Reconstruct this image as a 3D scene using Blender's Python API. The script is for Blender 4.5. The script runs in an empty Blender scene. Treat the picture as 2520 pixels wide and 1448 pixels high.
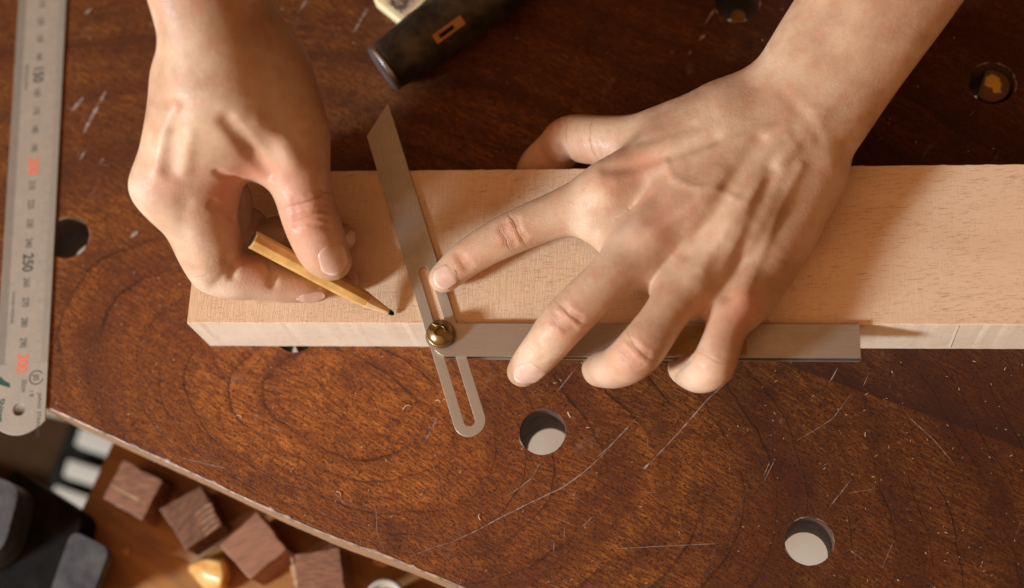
import bpy, bmesh, math, random
import numpy as np
from mathutils import Vector, Matrix
random.seed(7); rng = np.random.default_rng(5)
S = 0.001                      # everything below is measured in millimetres
sc = bpy.context.scene
C = sc.collection

# ------------------------------------------------------------------ camera
FPX = 3865.7                   # focal length in pixels of a 2520 px wide frame
CAM = np.array([228.51, -205.29, 668.1])
def _rot(r):
    th = np.linalg.norm(r); k = r / th
    K = np.array([[0, -k[2], k[1]], [k[2], 0, -k[0]], [-k[1], k[0], 0]])
    return np.eye(3) + np.sin(th) * K + (1 - np.cos(th)) * K @ K
RC = _rot(np.array([-0.3317, 0.1252, 0.0207])) @ np.diag([1., -1., -1.])   # world -> (right, down, forward)
cd = bpy.data.cameras.new('camera'); cam = bpy.data.objects.new('camera', cd); C.objects.link(cam)
M = Matrix((RC.T @ np.diag([1., -1., -1.])).tolist()).to_4x4(); M.translation = Vector(CAM * S)
cam.matrix_world = M
cd.sensor_width = 36.0; cd.lens = FPX / 2520 * 36.0; cd.clip_start = 0.02; cd.clip_end = 30
cd.dof.use_dof = True; cd.dof.focus_distance = 0.674; cd.dof.aperture_fstop = 3.8
sc.camera = cam
def at(px, py, z):             # the place at height z (mm) seen at a point of the photograph
    d = RC.T @ np.array([(px - 1260) / FPX, (py - 724) / FPX, 1.0])
    return CAM + d * ((z - CAM[2]) / d[2])
def mm(rpx, P):                # size in mm of a length measured in the photograph at P
    return rpx * float((RC @ (np.asarray(P) - CAM))[2]) / FPX

# ------------------------------------------------------------------ light
w = bpy.data.worlds.new('World'); sc.world = w; w.use_nodes = True
nt = w.node_tree; bg = nt.nodes['Background']
tc = nt.nodes.new('ShaderNodeTexCoord'); sep = nt.nodes.new('ShaderNodeSeparateXYZ')
vd = nt.nodes.new('ShaderNodeVectorMath'); vd.operation = 'DOT_PRODUCT'; vd.inputs[1].default_value = (-0.62, -0.60, 0.5)
nt.links.new(tc.outputs['Generated'], vd.inputs[0])
cr = nt.nodes.new('ShaderNodeValToRGB'); mr = nt.nodes.new('ShaderNodeMapRange')
mr.inputs['From Min'].default_value = -1; mr.inputs['From Max'].default_value = 1
nt.links.new(vd.outputs['Value'], mr.inputs['Value']); nt.links.new(mr.outputs[0], cr.inputs[0])
e = cr.color_ramp.elements
e[0].position = 0.30; e[0].color = (0.040, 0.015, 0.005, 1)
e[1].position = 0.95; e[1].color = (1.0, 0.57, 0.28, 1)
k = cr.color_ramp.elements.new(0.62); k.color = (0.35, 0.138, 0.048, 1)
nt.links.new(cr.outputs[0], bg.inputs['Color']); bg.inputs['Strength'].default_value = 0.97
# the workshop window, low on the left
ld = bpy.data.lights.new('window_light', 'AREA'); ld.shape = 'RECTANGLE'; ld.size = 0.24; ld.size_y = 0.28
ld.energy = 57; ld.color = (0.80, 0.94, 1.0)
lo = bpy.data.objects.new('window_light', ld); C.objects.link(lo)
tgt = Vector((0.12, 0.04, 0.02)); ldir = Vector((1.62, 1.0, -0.85)).normalized()
lo.location = tgt - ldir * 1.9
lo.rotation_euler = ldir.to_track_quat('-Z', 'Y').to_euler()
sc.view_settings.view_transform = 'Standard'; sc.view_settings.look = 'None'
sc.view_settings.exposure = 0.0; sc.view_settings.gamma = 1.0
sc.view_settings.use_curve_mapping = False

# ------------------------------------------------------------------ helpers
def tag(o, label=None, cat=None, group=None, kind=None):
    if label: o['label'] = label
    if cat: o['category'] = cat
    if group: o['group'] = group
    if kind: o['kind'] = kind
    return o
def link(o, parent=None):
    C.objects.link(o)
    if parent is not None: o.parent = parent; o.matrix_parent_inverse = parent.matrix_world.inverted()
    return o
def empty(name, P):
    o = bpy.data.objects.new(name, None); o.empty_display_size = 0.01
    o.location = Vector(np.asarray(P, float) * S); C.objects.link(o); bpy.context.view_layer.update(); return o
def mesh_obj(name, V, F, mat, parent=None, smooth=False):
    me = bpy.data.meshes.new(name)
    me.from_pydata((np.asarray(V, float) * S).tolist(), [], F); me.validate(); me.update()
    mats = mat if isinstance(mat, (list, tuple)) else [mat]
    for m_ in mats: me.materials.append(m_)
    if smooth: me.polygons.foreach_set('use_smooth', [True] * len(me.polygons))
    return link(bpy.data.objects.new(name, me), parent)
def bm_obj(name, bm, mat, parent=None, smooth=False, bevel=0.0, seg=2, angle=30):
    bmesh.ops.recalc_face_normals(bm, faces=bm.faces)
    for v in bm.verts: v.co *= S
    me = bpy.data.meshes.new(name); bm.to_mesh(me); bm.free()
    mats = mat if isinstance(mat, (list, tuple)) else [mat]
    for m_ in mats: me.materials.append(m_)
    if smooth: me.polygons.foreach_set('use_smooth', [True] * len(me.polygons))
    o = link(bpy.data.objects.new(name, me), parent)
    if bevel:
        b = o.modifiers.new('bevel', 'BEVEL'); b.width = bevel * S; b.segments = seg; b.limit_method = 'ANGLE'
        b.angle_limit = math.radians(angle)
        me.polygons.foreach_set('use_smooth', [True] * len(me.polygons))
        n_ = o.modifiers.new('wn', 'WEIGHTED_NORMAL'); n_.keep_sharp = True
    return o
def prism(bm, poly, z0, z1, holes=()):
    """straight walls round an outline (mm) with holes, capped above and below"""
    rings = [poly] + list(holes); top = []; bot = []
    for r in rings:
        a = [bm.verts.new((p[0], p[1], z1)) for p in r]; b = [bm.verts.new((p[0], p[1], z0)) for p in r]
        for i in range(len(r)):
            j = (i + 1) % len(r)
            bm.faces.new((a[i], a[j], b[j], b[i]))
        top.append(a); bot.append(b)
    for rs in (top, bot):
        ed = []
        for r in rs:
            for i in range(len(r)):
                ed.append(bm.edges.get((r[i], r[(i + 1) % len(r)])) or bm.edges.new((r[i], r[(i + 1) % len(r)])))
        bmesh.ops.triangle_fill(bm, edges=ed, use_beauty=True, use_dissolve=False)
def circle(c, r, n=48, wob=0.0):
    out = []
    for i in range(n):
        a = 2 * math.pi * i / n; rr = r + random.uniform(-wob, wob)
        out.append((c[0] + rr * math.cos(a), c[1] + rr * math.sin(a)))
    return out
def xy(px, py, z): return at(px, py, z)[:2]

# ------------------------------------------------------------------ material helpers
class NT:
    def __init__(s, name):
        s.m = bpy.data.materials.new(name); s.m.use_nodes = True; s.t = s.m.node_tree
        s.b = s.t.nodes['Principled BSDF']; s.out = s.t.nodes['Material Output']
        s.co = s.t.nodes.new('ShaderNodeTexCoord')
    def n(s, typ, **kw):
        x = s.t.nodes.new(typ)
        for k_, v in kw.items(): setattr(x, k_, v)
        return x
    def l(s, a, b): s.t.links.new(a, b)
    def setin(s, sock, v):
        if hasattr(v, 'is_output') or isinstance(v, bpy.types.NodeSocket): s.l(v, sock)
        else: sock.default_value = v
    def mapped(s, scale=(1, 1, 1), rot=(0, 0, 0), src=None):
        v = src or s.co.outputs['Object']
        if any(rot):
            r_ = s.n('ShaderNodeMapping'); r_.inputs['Rotation'].default_value = rot; s.l(v, r_.inputs['Vector']); v = r_.outputs[0]
        m = s.n('ShaderNodeMapping'); m.inputs['Scale'].default_value = scale; s.l(v, m.inputs['Vector']); return m.outputs[0]
    def noise(s, vec, scale, detail=4, rough=0.55, dist=0.0):
        x = s.n('ShaderNodeTexNoise'); x.inputs['Scale'].default_value = scale; x.inputs['Detail'].default_value = detail
        x.inputs['Roughness'].default_value = rough; x.inputs['Distortion'].default_value = dist
        if vec is not None: s.l(vec, x.inputs['Vector'])
        return x.outputs['Fac']
    def ramp(s, v, stops):
        x = s.n('ShaderNodeValToRGB'); r = x.color_ramp
        while len(r.elements) > 1: r.elements.remove(r.elements[-1])
        for i, (p, c) in enumerate(stops):
            el = r.elements[0] if i == 0 else r.elements.new(p)
            el.position = p; el.color = (*c, 1) if isinstance(c, (tuple, list)) else (c, c, c, 1)
        s.l(v, x.inputs[0]); return x.outputs[0]
    def mix(s, f, a, b, mode='MIX'):
        x = s.n('ShaderNodeMix', data_type='RGBA', blend_type=mode)
        s.setin(x.inputs[0], f)
        for sock, v in ((x.inputs[6], a), (x.inputs[7], b)):
            s.setin(sock, (*v, 1) if isinstance(v, (tuple, list)) else v)
        return x.outputs[2]
    def math(s, op, a, b=0.0, c=0.0):
        x = s.n('ShaderNodeMath', operation=op)
        s.setin(x.inputs[0], a); s.setin(x.inputs[1], b); s.setin(x.inputs[2], c); return x.outputs[0]
    def bump(s, h, strength, dist=0.001, nrm=None):
        x = s.n('ShaderNodeBump'); x.inputs['Strength'].default_value = strength; x.inputs['Distance'].default_value = dist
        s.l(h, x.inputs['Height'])
        if nrm is not None: s.l(nrm, x.inputs['Normal'])
        return x.outputs[0]
    def fin(s, color=None, rough=None, metal=None, normal=None, **kw):
        i = s.b.inputs
        if color is not None: s.setin(i['Base Color'], (*color, 1) if isinstance(color, (tuple, list)) else color)
        if rough is not None: s.setin(i['Roughness'], rough)
        if metal is not None: s.setin(i['Metallic'], metal)
        if normal is not None: s.l(normal, i['Normal'])
        for k_, v in kw.items(): s.setin(i[k_], v)
        return s.m

# dark worn tabletop
t = NT('tabletop_wood')
O = t.n('ShaderNodeNewGeometry').outputs['Position']
warp = t.n('ShaderNodeTexNoise'); warp.inputs['Scale'].default_value = 9; warp.inputs['Detail'].default_value = 3; t.l(O, warp.inputs['Vector'])
wa = t.n('ShaderNodeVectorMath', operation='SCALE'); wa.inputs['Scale'].default_value = 0.030; t.l(warp.outputs['Color'], wa.inputs[0])
wv = t.n('ShaderNodeVectorMath', operation='ADD'); t.l(O, wv.inputs[0]); t.l(wa.outputs[0], wv.inputs[1])
def ringdist(c, sx, sy, rot):
    m = t.n('ShaderNodeMapping', vector_type='TEXTURE'); m.inputs['Location'].default_value = (c[0] * S + 0.015, c[1] * S + 0.015, 0)
    m.inputs['Scale'].default_value = (sx, sy, 1); m.inputs['Rotation'].default_value = (0, 0, rot); t.l(wv.outputs[0], m.inputs['Vector'])
    sp = t.n('ShaderNodeSeparateXYZ'); t.l(m.outputs[0], sp.inputs[0])
    x2 = t.math('MULTIPLY', sp.outputs[0], sp.outputs[0]); y2 = t.math('MULTIPLY', sp.outputs[1], sp.outputs[1])
    return t.math('SQRT', t.math('ADD', x2, y2))
dA = ringdist(xy(850, 1000, 0), 1.75, 0.95, math.radians(-20))
ring = dA
nr = t.n('ShaderNodeTexNoise', noise_dimensions='1D'); nr.inputs['Scale'].default_value = 24; nr.inputs['Detail'].default_value = 2; t.l(ring, nr.inputs['W'])
wig = t.noise(O, 160, 3, 0.6)
ph = t.math('FRACT', t.math('ADD', t.math('MULTIPLY_ADD', ring, 102.0, t.math('MULTIPLY', wig, 0.16)), t.math('MULTIPLY', nr.outputs['Fac'], 3.0)))
line = t.ramp(ph, [(0.0, 0.0), (0.015, 1.0), (0.036, 1.0), (0.09, 0.22), (0.30, 0.0)])
brk = t.ramp(t.noise(O, 17, 3), [(0.40, 0.0), (0.62, 1.0)])
line = t.math('MULTIPLY', line, brk)
band = t.n('ShaderNodeTexNoise', noise_dimensions='1D'); band.inputs['Scale'].default_value = 48; band.inputs['Detail'].default_value = 3; t.l(ring, band.inputs['W'])
fv = t.mapped(scale=(1.0, 5.5, 1.0), rot=(0, 0, math.radians(31)), src=wv.outputs[0])
fib = t.noise(fv, 165, 6, 0.70)
por = t.noise(t.mapped(scale=(1.0, 3.4, 1.0), rot=(0, 0, math.radians(36)), src=O), 620, 2, 0.5)
big = t.noise(O, 7, 4, 0.6)
blot = t.noise(O, 42, 5, 0.65)
col = t.ramp(fib, [(0.32, (0.060, 0.018, 0.005)), (0.46, (0.150, 0.045, 0.010)), (0.56, (0.235, 0.078, 0.016)), (0.72, (0.37, 0.145, 0.030))])
col = t.mix(t.math('MULTIPLY', t.ramp(band.outputs['Fac'], [(0.38, 1.0), (0.58, 0)]), 0.62), col, (0.075, 0.020, 0.008))
col = t.mix(t.ramp(blot, [(0.52, 0.0), (0.68, 0.55)]), col, (0.040, 0.013, 0.008))
col = t.mix(t.ramp(big, [(0.35, 0.55), (0.62, 0.0)]), col, (0.085, 0.022, 0.010))
col = t.mix(t.math('MULTIPLY', t.math('MULTIPLY', line, 0.68), t.ramp(dA, [(0.012, 0.0), (0.02, 1.0)])), col, (0.014, 0.005, 0.003))
pm = t.ramp(por, [(0.53, 0.0), (0.62, 0.85)])
col = t.mix(pm, col, (0.020, 0.008, 0.006))
# lighter heart of the figure
col = t.mix(t.ramp(dA, [(0.03, 0.55), (0.12, 0.0)]), col, t.mix(1.0, col, (2.1, 1.85, 1.5), 'MULTIPLY'))
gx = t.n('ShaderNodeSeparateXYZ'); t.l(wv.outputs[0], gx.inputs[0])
col = t.mix(t.ramp(t.math('ADD', gx.outputs[0], t.math('MULTIPLY', gx.outputs[1], 0.6)), [(0.10, 0.0), (0.36, 0.62)]), col, t.mix(1.0, col, (0.42, 0.40, 0.45), 'MULTIPLY'))  # shade towards the back right, painted into the wood colour
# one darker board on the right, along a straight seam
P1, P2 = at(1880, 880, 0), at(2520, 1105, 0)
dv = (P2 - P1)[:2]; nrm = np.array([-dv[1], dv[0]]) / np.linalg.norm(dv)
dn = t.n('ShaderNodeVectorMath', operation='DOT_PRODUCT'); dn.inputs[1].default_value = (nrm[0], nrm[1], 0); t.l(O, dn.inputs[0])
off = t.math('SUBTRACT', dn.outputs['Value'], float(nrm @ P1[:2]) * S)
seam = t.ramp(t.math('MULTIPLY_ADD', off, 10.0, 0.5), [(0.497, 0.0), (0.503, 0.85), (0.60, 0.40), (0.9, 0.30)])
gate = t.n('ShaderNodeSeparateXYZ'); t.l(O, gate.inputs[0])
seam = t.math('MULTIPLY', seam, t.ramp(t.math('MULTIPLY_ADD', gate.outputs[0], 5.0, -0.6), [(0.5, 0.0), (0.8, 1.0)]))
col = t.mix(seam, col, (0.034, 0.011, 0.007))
scuff = t.ramp(t.noise(t.mapped(scale=(2.2, 1.0, 1.0), rot=(0, 0, math.radians(28)), src=O), 33, 6, 0.75), [(0.62, 0.0), (0.76, 0.38)])
col = t.mix(scuff, col, (0.36, 0.25, 0.21))
rg = t.math('ADD', t.ramp(blot, [(0.3, 0.34), (0.7, 0.52)]), t.math('MULTIPLY', pm, 0.25))
hb = t.math('SUBTRACT', t.math('MULTIPLY', fib, 0.6), t.math('ADD', t.math('MULTIPLY', pm, 0.6), t.math('MULTIPLY', line, 0.8)))
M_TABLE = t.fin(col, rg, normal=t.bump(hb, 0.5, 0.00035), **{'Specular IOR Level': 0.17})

def simple(name, color, rough=0.6, metal=0.0, var=0.25, scale=60, bump=0.0, stretch=(1, 1, 1), rot=0.0, dark=None, **kw):
    s = NT(name); n_ = s.noise(s.mapped(scale=stretch, rot=(0, 0, rot)), scale, 5, 0.6)
    dk = dark or tuple(c * (1 - var * 1.6) for c in color)
    cl = s.ramp(n_, [(0.3, dk), (0.7, tuple(min(1, c * (1 + var * 0.5)) for c in color))])
    nm = s.bump(n_, bump, 0.0005) if bump else None
    return s.fin(cl, s.ramp(n_, [(0.3, min(1, rough + 0.08)), (0.7, max(0.05, rough - 0.08))]), metal, nm, **kw)

M_EDGE = simple('tabletop_edge_wood', (0.34, 0.195, 0.11), 0.5, var=0.3, scale=90, stretch=(1, 1, 5), bump=0.2)
M_SCR = simple('scratch_in_varnish', (0.36, 0.25, 0.21), 0.75, var=0.5, scale=500)
M_SCRD = simple('deep_scratch', (0.10, 0.035, 0.022), 0.75, var=0.5, scale=400)
M_SHELF = simple('shelf_wood', (0.36, 0.145, 0.038), 0.5, var=0.28, scale=30, stretch=(1, 5, 1), rot=0.5)
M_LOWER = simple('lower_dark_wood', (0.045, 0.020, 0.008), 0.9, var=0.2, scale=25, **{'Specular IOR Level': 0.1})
M_FLOOR = simple('floor', (0.55, 0.50, 0.44), 0.8, var=0.22, scale=16, dark=(0.40, 0.29, 0.18))
M_WALNUT = simple('offcut_wood', (0.29, 0.115, 0.058), 0.62, var=0.42, scale=150, stretch=(1, 7, 1), bump=0.5)
M_SAP = simple('offcut_edge', (0.50, 0.30, 0.16), 0.65, var=0.25, scale=150)
M_BLACK = simple('black_iron', (0.008, 0.006, 0.005), 0.85, var=0.5, scale=80, **{'Specular IOR Level': 0.15})
M_GREYM = simple('worn_iron', (0.085, 0.088, 0.098), 0.5, metal=0.4, var=0.4, scale=110, bump=0.3)
M_WHITE = simple('white_paint', (0.44, 0.41, 0.36), 0.55, var=0.06, scale=30)
M_DUST = simple('sawdust', (0.72, 0.50, 0.30), 0.8, var=0.25, scale=300)

# beech: long flecks with the grain, fine saw marks across it
def beech(name, saw, base):
    s = NT(name); O = s.co.outputs['Object']
    wob = s.n('ShaderNodeTexNoise'); wob.inputs['Scale'].default_value = 6; s.l(O, wob.inputs['Vector'])
    fl = s.noise(s.mapped(scale=(1, 13, 13), rot=(0, 0, math.radians(-6))), 190, 2, 0.55)
    fm = s.ramp(fl, [(0.605, 0.0), (0.66, 1.0)])
    fm = s.math('MULTIPLY', fm, s.ramp(s.noise(O, 55, 2), [(0.35, 0.35), (0.6, 1.0)]))
    sw = s.noise(s.mapped(scale=(26, 0.6, 0.6), rot=(0, 0, math.radians(1))), 46, 4, 0.75)
    sw2 = s.noise(s.mapped(scale=(26, 2.5, 2.5)), 75, 3, 0.8)
    tone = s.noise(s.mapped(scale=(1, 3, 3)), 14, 4, 0.6)
    c = s.ramp(tone, [(0.3, tuple(b * f for b, f in zip(base, (0.88, 0.84, 0.80)))), (0.7, base)])
    sm = s.math('MULTIPLY', s.math('ADD', s.ramp(sw, [(0.35, 1.0), (0.62, 0.0)]), s.ramp(sw2, [(0.42, 1.0), (0.6, 0.0)])), 0.5)
    gate = s.n('ShaderNodeSeparateXYZ'); s.l(O, gate.inputs[0])
    fade = s.ramp(s.math('MULTIPLY', gate.outputs[0], 2.5), [(0.0, 1.0), (0.55, 0.75), (0.85, 0.15)])
    sm = s.math('MULTIPLY', sm, fade)
    c = s.mix(s.math('MULTIPLY', sm, 0.42 * saw), c, tuple(b * f for b, f in zip(base, (0.62, 0.52, 0.40))))
    c = s.mix(s.math('MULTIPLY', fm, 0.46 if saw > .5 else 0.25), c, tuple(b * f for b, f in zip(base, (0.42, 0.27, 0.17))))
    fz = s.noise(O, 900, 2, 0.5)
    h = s.math('SUBTRACT', s.math('MULTIPLY', fz, 0.25), s.math('ADD', s.math('MULTIPLY', sm, 0.8 * saw), s.math('MULTIPLY', fm, 0.6)))
    return s.fin(c, 0.62, normal=s.bump(h, 0.55, 0.0003), **{'Specular IOR Level': 0.3})
M_BEECH = beech('beech_sawn', 1.0, (0.80, 0.565, 0.39))
M_BEECHF = beech('beech_planed', 0.0, (0.78, 0.65, 0.53))

def steel(name, col, rough, rot, metal=1.0):
    s = NT(name); br = s.noise(s.mapped(scale=(1, 40, 1), rot=(0, 0, rot)), 90, 4, 0.7); sp = s.noise(s.co.outputs['Object'], 120, 5, 0.7)
    c = s.ramp(sp, [(0.3, tuple(x * 0.80 for x in col)), (0.7, col)])
    c = s.mix(s.ramp(br, [(0.4, 0.45), (0.6, 0.0)]), c, tuple(x * 0.66 for x in col))
    return s.fin(c, s.ramp(sp, [(0.3, rough + 0.08), (0.7, rough - 0.04)]), metal, s.bump(br, 0.22, 0.0002))
M_BLADE = steel('brushed_steel', (0.56, 0.50, 0.43), 0.42, math.radians(73), 0.75)
M_STOCK = steel('steel_stock', (0.56, 0.50, 0.44), 0.36, 0.0, 0.8)
M_RULER = steel('satin_steel', (0.47, 0.42, 0.36), 0.5, math.radians(85), 0.45)
M_RULERE = steel('satin_steel_edge', (0.33, 0.29, 0.25), 0.5, math.radians(85), 0.45)
M_BRASS = steel('old_brass', (0.30, 0.205, 0.10), 0.32, 0.0)
M_HAMMER = simple('blackened_steel', (0.075, 0.060, 0.044), 0.46, metal=0.6, var=0.55, scale=90, bump=0.6)
M_FACE = steel('bright_hammer_face', (0.52, 0.52, 0.56), 0.35, 0.5)
M_INK = simple('black_ink', (0.035, 0.035, 0.035), 0.6, var=0.1)
M_RED = simple('red_ink', (0.80, 0.13, 0.045), 0.55, var=0.08)
M_GREEN = simple('green_ink', (0.015, 0.07, 0.06), 0.5, var=0.1)
M_BORE = simple('bored_hole_wall', (0.090, 0.042, 0.024), 0.7, var=0.35, scale=150, stretch=(1, 1, 4))  # darkened brown: shade inside the holes put into the colour
M_OFF2 = simple('offcut_wood_dark', (0.20, 0.078, 0.036), 0.62, var=0.5, scale=170, stretch=(6, 1, 1), rot=0.6, bump=0.6)
M_OFF3 = simple('offcut_wood_red', (0.33, 0.14, 0.078), 0.6, var=0.25, scale=130, stretch=(1, 6, 1), rot=-0.5, bump=0.4)
M_GOLDEN = steel('golden_metal', (0.50, 0.33, 0.12), 0.34, 0.0, 0.85)

# ================================================================== the bench
TH = 34.0
edge_px = [(-260, 850), (-60, 925), (60, 972), (118, 1004), (286, 1080), (476, 1166), (654, 1251), (800, 1315), (973, 1378), (1144, 1449), (1400, 1552), (1800, 1730)]
ep = [xy(a, b, 0) for a, b in edge_px]
fine = []
for i in range(len(ep) - 1):
    n_ = max(2, int(np.linalg.norm(ep[i + 1] - ep[i]) / 2.0))
    for j in range(n_):
        p = ep[i] + (ep[i + 1] - ep[i]) * j / n_
        fine.append(p + rng.normal(0, 0.05, 2))
edge2d = fine
outline = [tuple(p) for p in fine] + [tuple(xy(3400, 1900, 0)), tuple(xy(3600, -700, 0)), tuple(xy(1260, -900, 0)), tuple(xy(-700, -700, 0)), tuple(xy(-800, 700, 0))]
hole_px = [(1335, 1064, 57), (1991, 1333, 59), (168, 586, 54), (1815, 8, 54), (2441, 206, 56), (728, 815, 55)]
HC = []
for a, b, r in hole_px:
    P = at(a, b, 0); HC.append((P, mm(r, P)))
bench = empty('workbench', (150, 40, 0)); tag(bench, 'dark reddish brown wooden workbench top with round dog holes and scratches', 'workbench')
bm = bmesh.new()
prism(bm, outline, -TH, 0.0, [circle(P, r, 56, 0.06) for P, r in HC])
bmesh.ops.recalc_face_normals(bm, faces=bm.faces)
for f in bm.faces:
    f.material_index = 0 if abs(f.normal.z) > 0.5 else 4 if any((Vector((P[0], P[1], 0)) - Vector((f.calc_center_median()[0], f.calc_center_median()[1], 0))).length < r + 2 for P, r in HC) else 1
# scratches: shallow marks a hair above the varnish, part of the same board
def ribbon(bm, pts, w0, mi, z=0.06, jit=0.25):
    P = np.array(pts, float); L = []; prev = None
    n = max(4, int(np.linalg.norm(np.diff(P, axis=0), axis=1).sum() / 1.3))
    s_ = np.r_[0, np.cumsum(np.linalg.norm(np.diff(P, axis=0), axis=1))]
    q = np.c_[np.interp(np.linspace(0, s_[-1], n), s_, P[:, 0]), np.interp(np.linspace(0, s_[-1], n), s_, P[:, 1])]
    d = np.gradient(q, axis=0); d /= np.linalg.norm(d, axis=1)[:, None] + 1e-9; nn = np.c_[-d[:, 1], d[:, 0]]
    for i in range(n):
        f = min(1, 6 * i / n, 6 * (n - 1 - i) / n); ww = w0 * (0.25 + 0.75 * f) * random.uniform(1 - 2 * jit, 1 + jit) / 2
        if random.random() < 0.08: ww *= 0.15
        c = q[i] + nn[i] * random.uniform(-jit, jit) * w0 * 0.5
        cur = (bm.verts.new((*(c - nn[i] * ww), z)), bm.verts.new((*(c + nn[i] * ww), z)))
        if prev is not None:
            f_ = bm.faces.new((prev[0], cur[0], cur[1], prev[1])); f_.material_index = mi
        prev = cur
SCR = [ # photograph points, width mm, material slot
 ([(1805, 925), (1740, 985), (1670, 1065), (1600, 1140)], .55, 2), ([(1583, 1155), (1598, 1140)], 1.3, 2),
 ([(1570, 1025), (1500, 1100), (1470, 1125)], .45, 2), ([(1500, 1105), (1440, 1160), (1385, 1200), (1300, 1240), (1230, 1275), (1170, 1308), (1110, 1335)], .5, 2),
 ([(1110, 1335), (1060, 1350), (1010, 1370)], .3, 2), ([(1332, 1133), (1310, 1175), (1280, 1200), (1245, 1222)], .4, 2),
 ([(1420, 900), (1395, 935), (1370, 965)], .4, 2), ([(2062, 905), (2042, 940)], .6, 2), ([(2140, 915), (2125, 950)], .35, 2),
 ([(2095, 970), (2050, 1030), (2000, 1062), (1960, 1085)], .3, 2), ([(1895, 1135), (1880, 1170)], .3, 2), ([(1905, 1135), (1880, 1185)], .4, 2),
 ([(1856, 1155), (1835, 1210), (1810, 1270), (1790, 1320)], .7, 3), ([(1762, 1345), (1750, 1380), (1735, 1420)], 1.1, 3),
 ([(1500, 1352), (1620, 1345), (1770, 1338)], .28, 2), ([(2160, 1202), (2090, 1214)], .28, 2), ([(2095, 1180), (2040, 1250)], .35, 2),
 ([(2230, 1020), (2300, 1085), (2350, 1145)], .28, 2), ([(2285, 1170), (2340, 1205)], .25, 3), ([(1580, 1210), (1613, 1214)], .3, 2),
 ([(1078, 1025), (1050, 1080), (1044, 1090)], .5, 2), ([(1080, 1125), (1083, 1190), (1085, 1215)], .3, 3), ([(925, 1250), (928, 1310), (935, 1325)], .28, 2),
 ([(440, 1125), (500, 1140), (565, 1155)], .3, 2), ([(565, 1155), (575, 1135)], .3, 2), ([(820, 1208), (835, 1225), (852, 1245)], .3, 2),
 ([(260, 225), (225, 290), (205, 330)], 1.6, 2), ([(205, 240), (175, 275)], 1.8, 2), ([(215, 365), (195, 395)], 1.3, 2), ([(255, 390), (243, 405)], .8, 2),
 ([(340, 570), (320, 585)], 2.2, 2), ([(755, 0), (735, 30)], 1.2, 2), ([(905, 20), (870, 80)], 1.1, 2), ([(225, 20), (210, 35)], 1.5, 2),
 ([(1760, 20), (1735, 60)], .8, 2), ([(1735, 85), (1720, 100)], 1.6, 2), ([(1700, 125), (1695, 135)], 1.0, 2), ([(1590, 180), (1545, 260)], .5, 3),
 ([(2300, 60), (2310, 200)], .3, 3), ([(2360, 110), (2380, 240)], .3, 3), ([(660, 1050), (690, 1062)], .4, 2), ([(1380, 1100), (1375, 1140)], .3, 3),
 ([(1395, 1210), (1440, 1240)], .22, 2), ([(1460, 1270), (1430, 1300)], .3, 2), ([(1390, 1275), (1388, 1335)], .25, 2), ([(1363, 1330), (1363, 1360)], .3, 2),
 ([(640, 880), (600, 960)], .25, 3), ([(330, 890), (400, 1000)], .25, 3), ([(2200, 1330), (2170, 1400)], .25, 2), ([(2400, 1290), (2450, 1320)], .25, 3)]
for pts, w0, mi in SCR: ribbon(bm, [xy(a, b, 0.06) for a, b in pts], w0, mi)
for P, r in HC:
    for a0, a1 in ((-25, 35), (38, 80), (84, 120), (200, 215)):
        aa = np.radians(np.linspace(a0 + random.uniform(-8, 8), a1 + random.uniform(-8, 8), 12))
        ribbon(bm, [(P[0] + (r + .3) * math.cos(x), P[1] + (r + .3) * math.sin(x)) for x in aa], 0.5, 2, 0.06, 0.5)
for i in range(90):    # countless faint short scratches
    a, b = random.uniform(130, 2520), random.uniform(0, 1448); p = xy(a, b, 0.05); an = random.gauss(0.9, 0.7); L = random.uniform(2, 9)
    if min(np.linalg.norm(p - P[:2]) - r for P, r in HC) < 9: continue
    if p[1] < np.interp(p[0], [q[0] for q in edge2d], [q[1] for q in edge2d]) + 9: continue
    ribbon(bm, [p, p + L * np.array([math.cos(an), math.sin(an)])], random.uniform(.10, .2), random.choice((2, 3, 3)), 0.05)
for v in bm.verts: v.co.x -= 150; v.co.y -= 40
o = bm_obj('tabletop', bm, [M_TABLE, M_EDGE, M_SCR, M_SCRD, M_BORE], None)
for p in o.data.polygons: p.use_smooth = False
o.location = (0.150, 0.040, 0); bpy.context.view_layer.update(); o.parent = bench; o.matrix_parent_inverse = bench.matrix_world.inverted()
# chipped varnish lip along the front edge
bm = bmesh.new(); prev = None
for i, p in enumerate(edge2d):
    q = edge2d[min(i + 1, len(edge2d) - 1)] - edge2d[max(i - 1, 0)]; q = q / np.linalg.norm(q); n_ = np.array([q[1], -q[0]])
    if n_[1] > 0: n_ = -n_
    ww = 0.45 + 0.25 * math.sin(i * .37) * math.sin(i * .11) + 0.12 * rng.random() + (rng.random() < 0.05) * 0.7
    a = p - n_ * ww; b = p + n_ * 0.45
    ring_ = [bm.verts.new((a[0], a[1], 0.10)), bm.verts.new((p[0], p[1], 0.05)), bm.verts.new((b[0], b[1], -0.6)), bm.verts.new((b[0], b[1], -1.8 - 0.2 * rng.random()))]
    if prev:
        for j in range(3): bm.faces.new((prev[j], ring_[j], ring_[j + 1], prev[j + 1]))
    prev = ring_
M_LIP = simple('worn_edge_wood', (0.31, 0.185, 0.12), 0.5, var=0.5, scale=250)
bm_obj('worn_edge', bm, M_LIP, bench, smooth=True)

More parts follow.
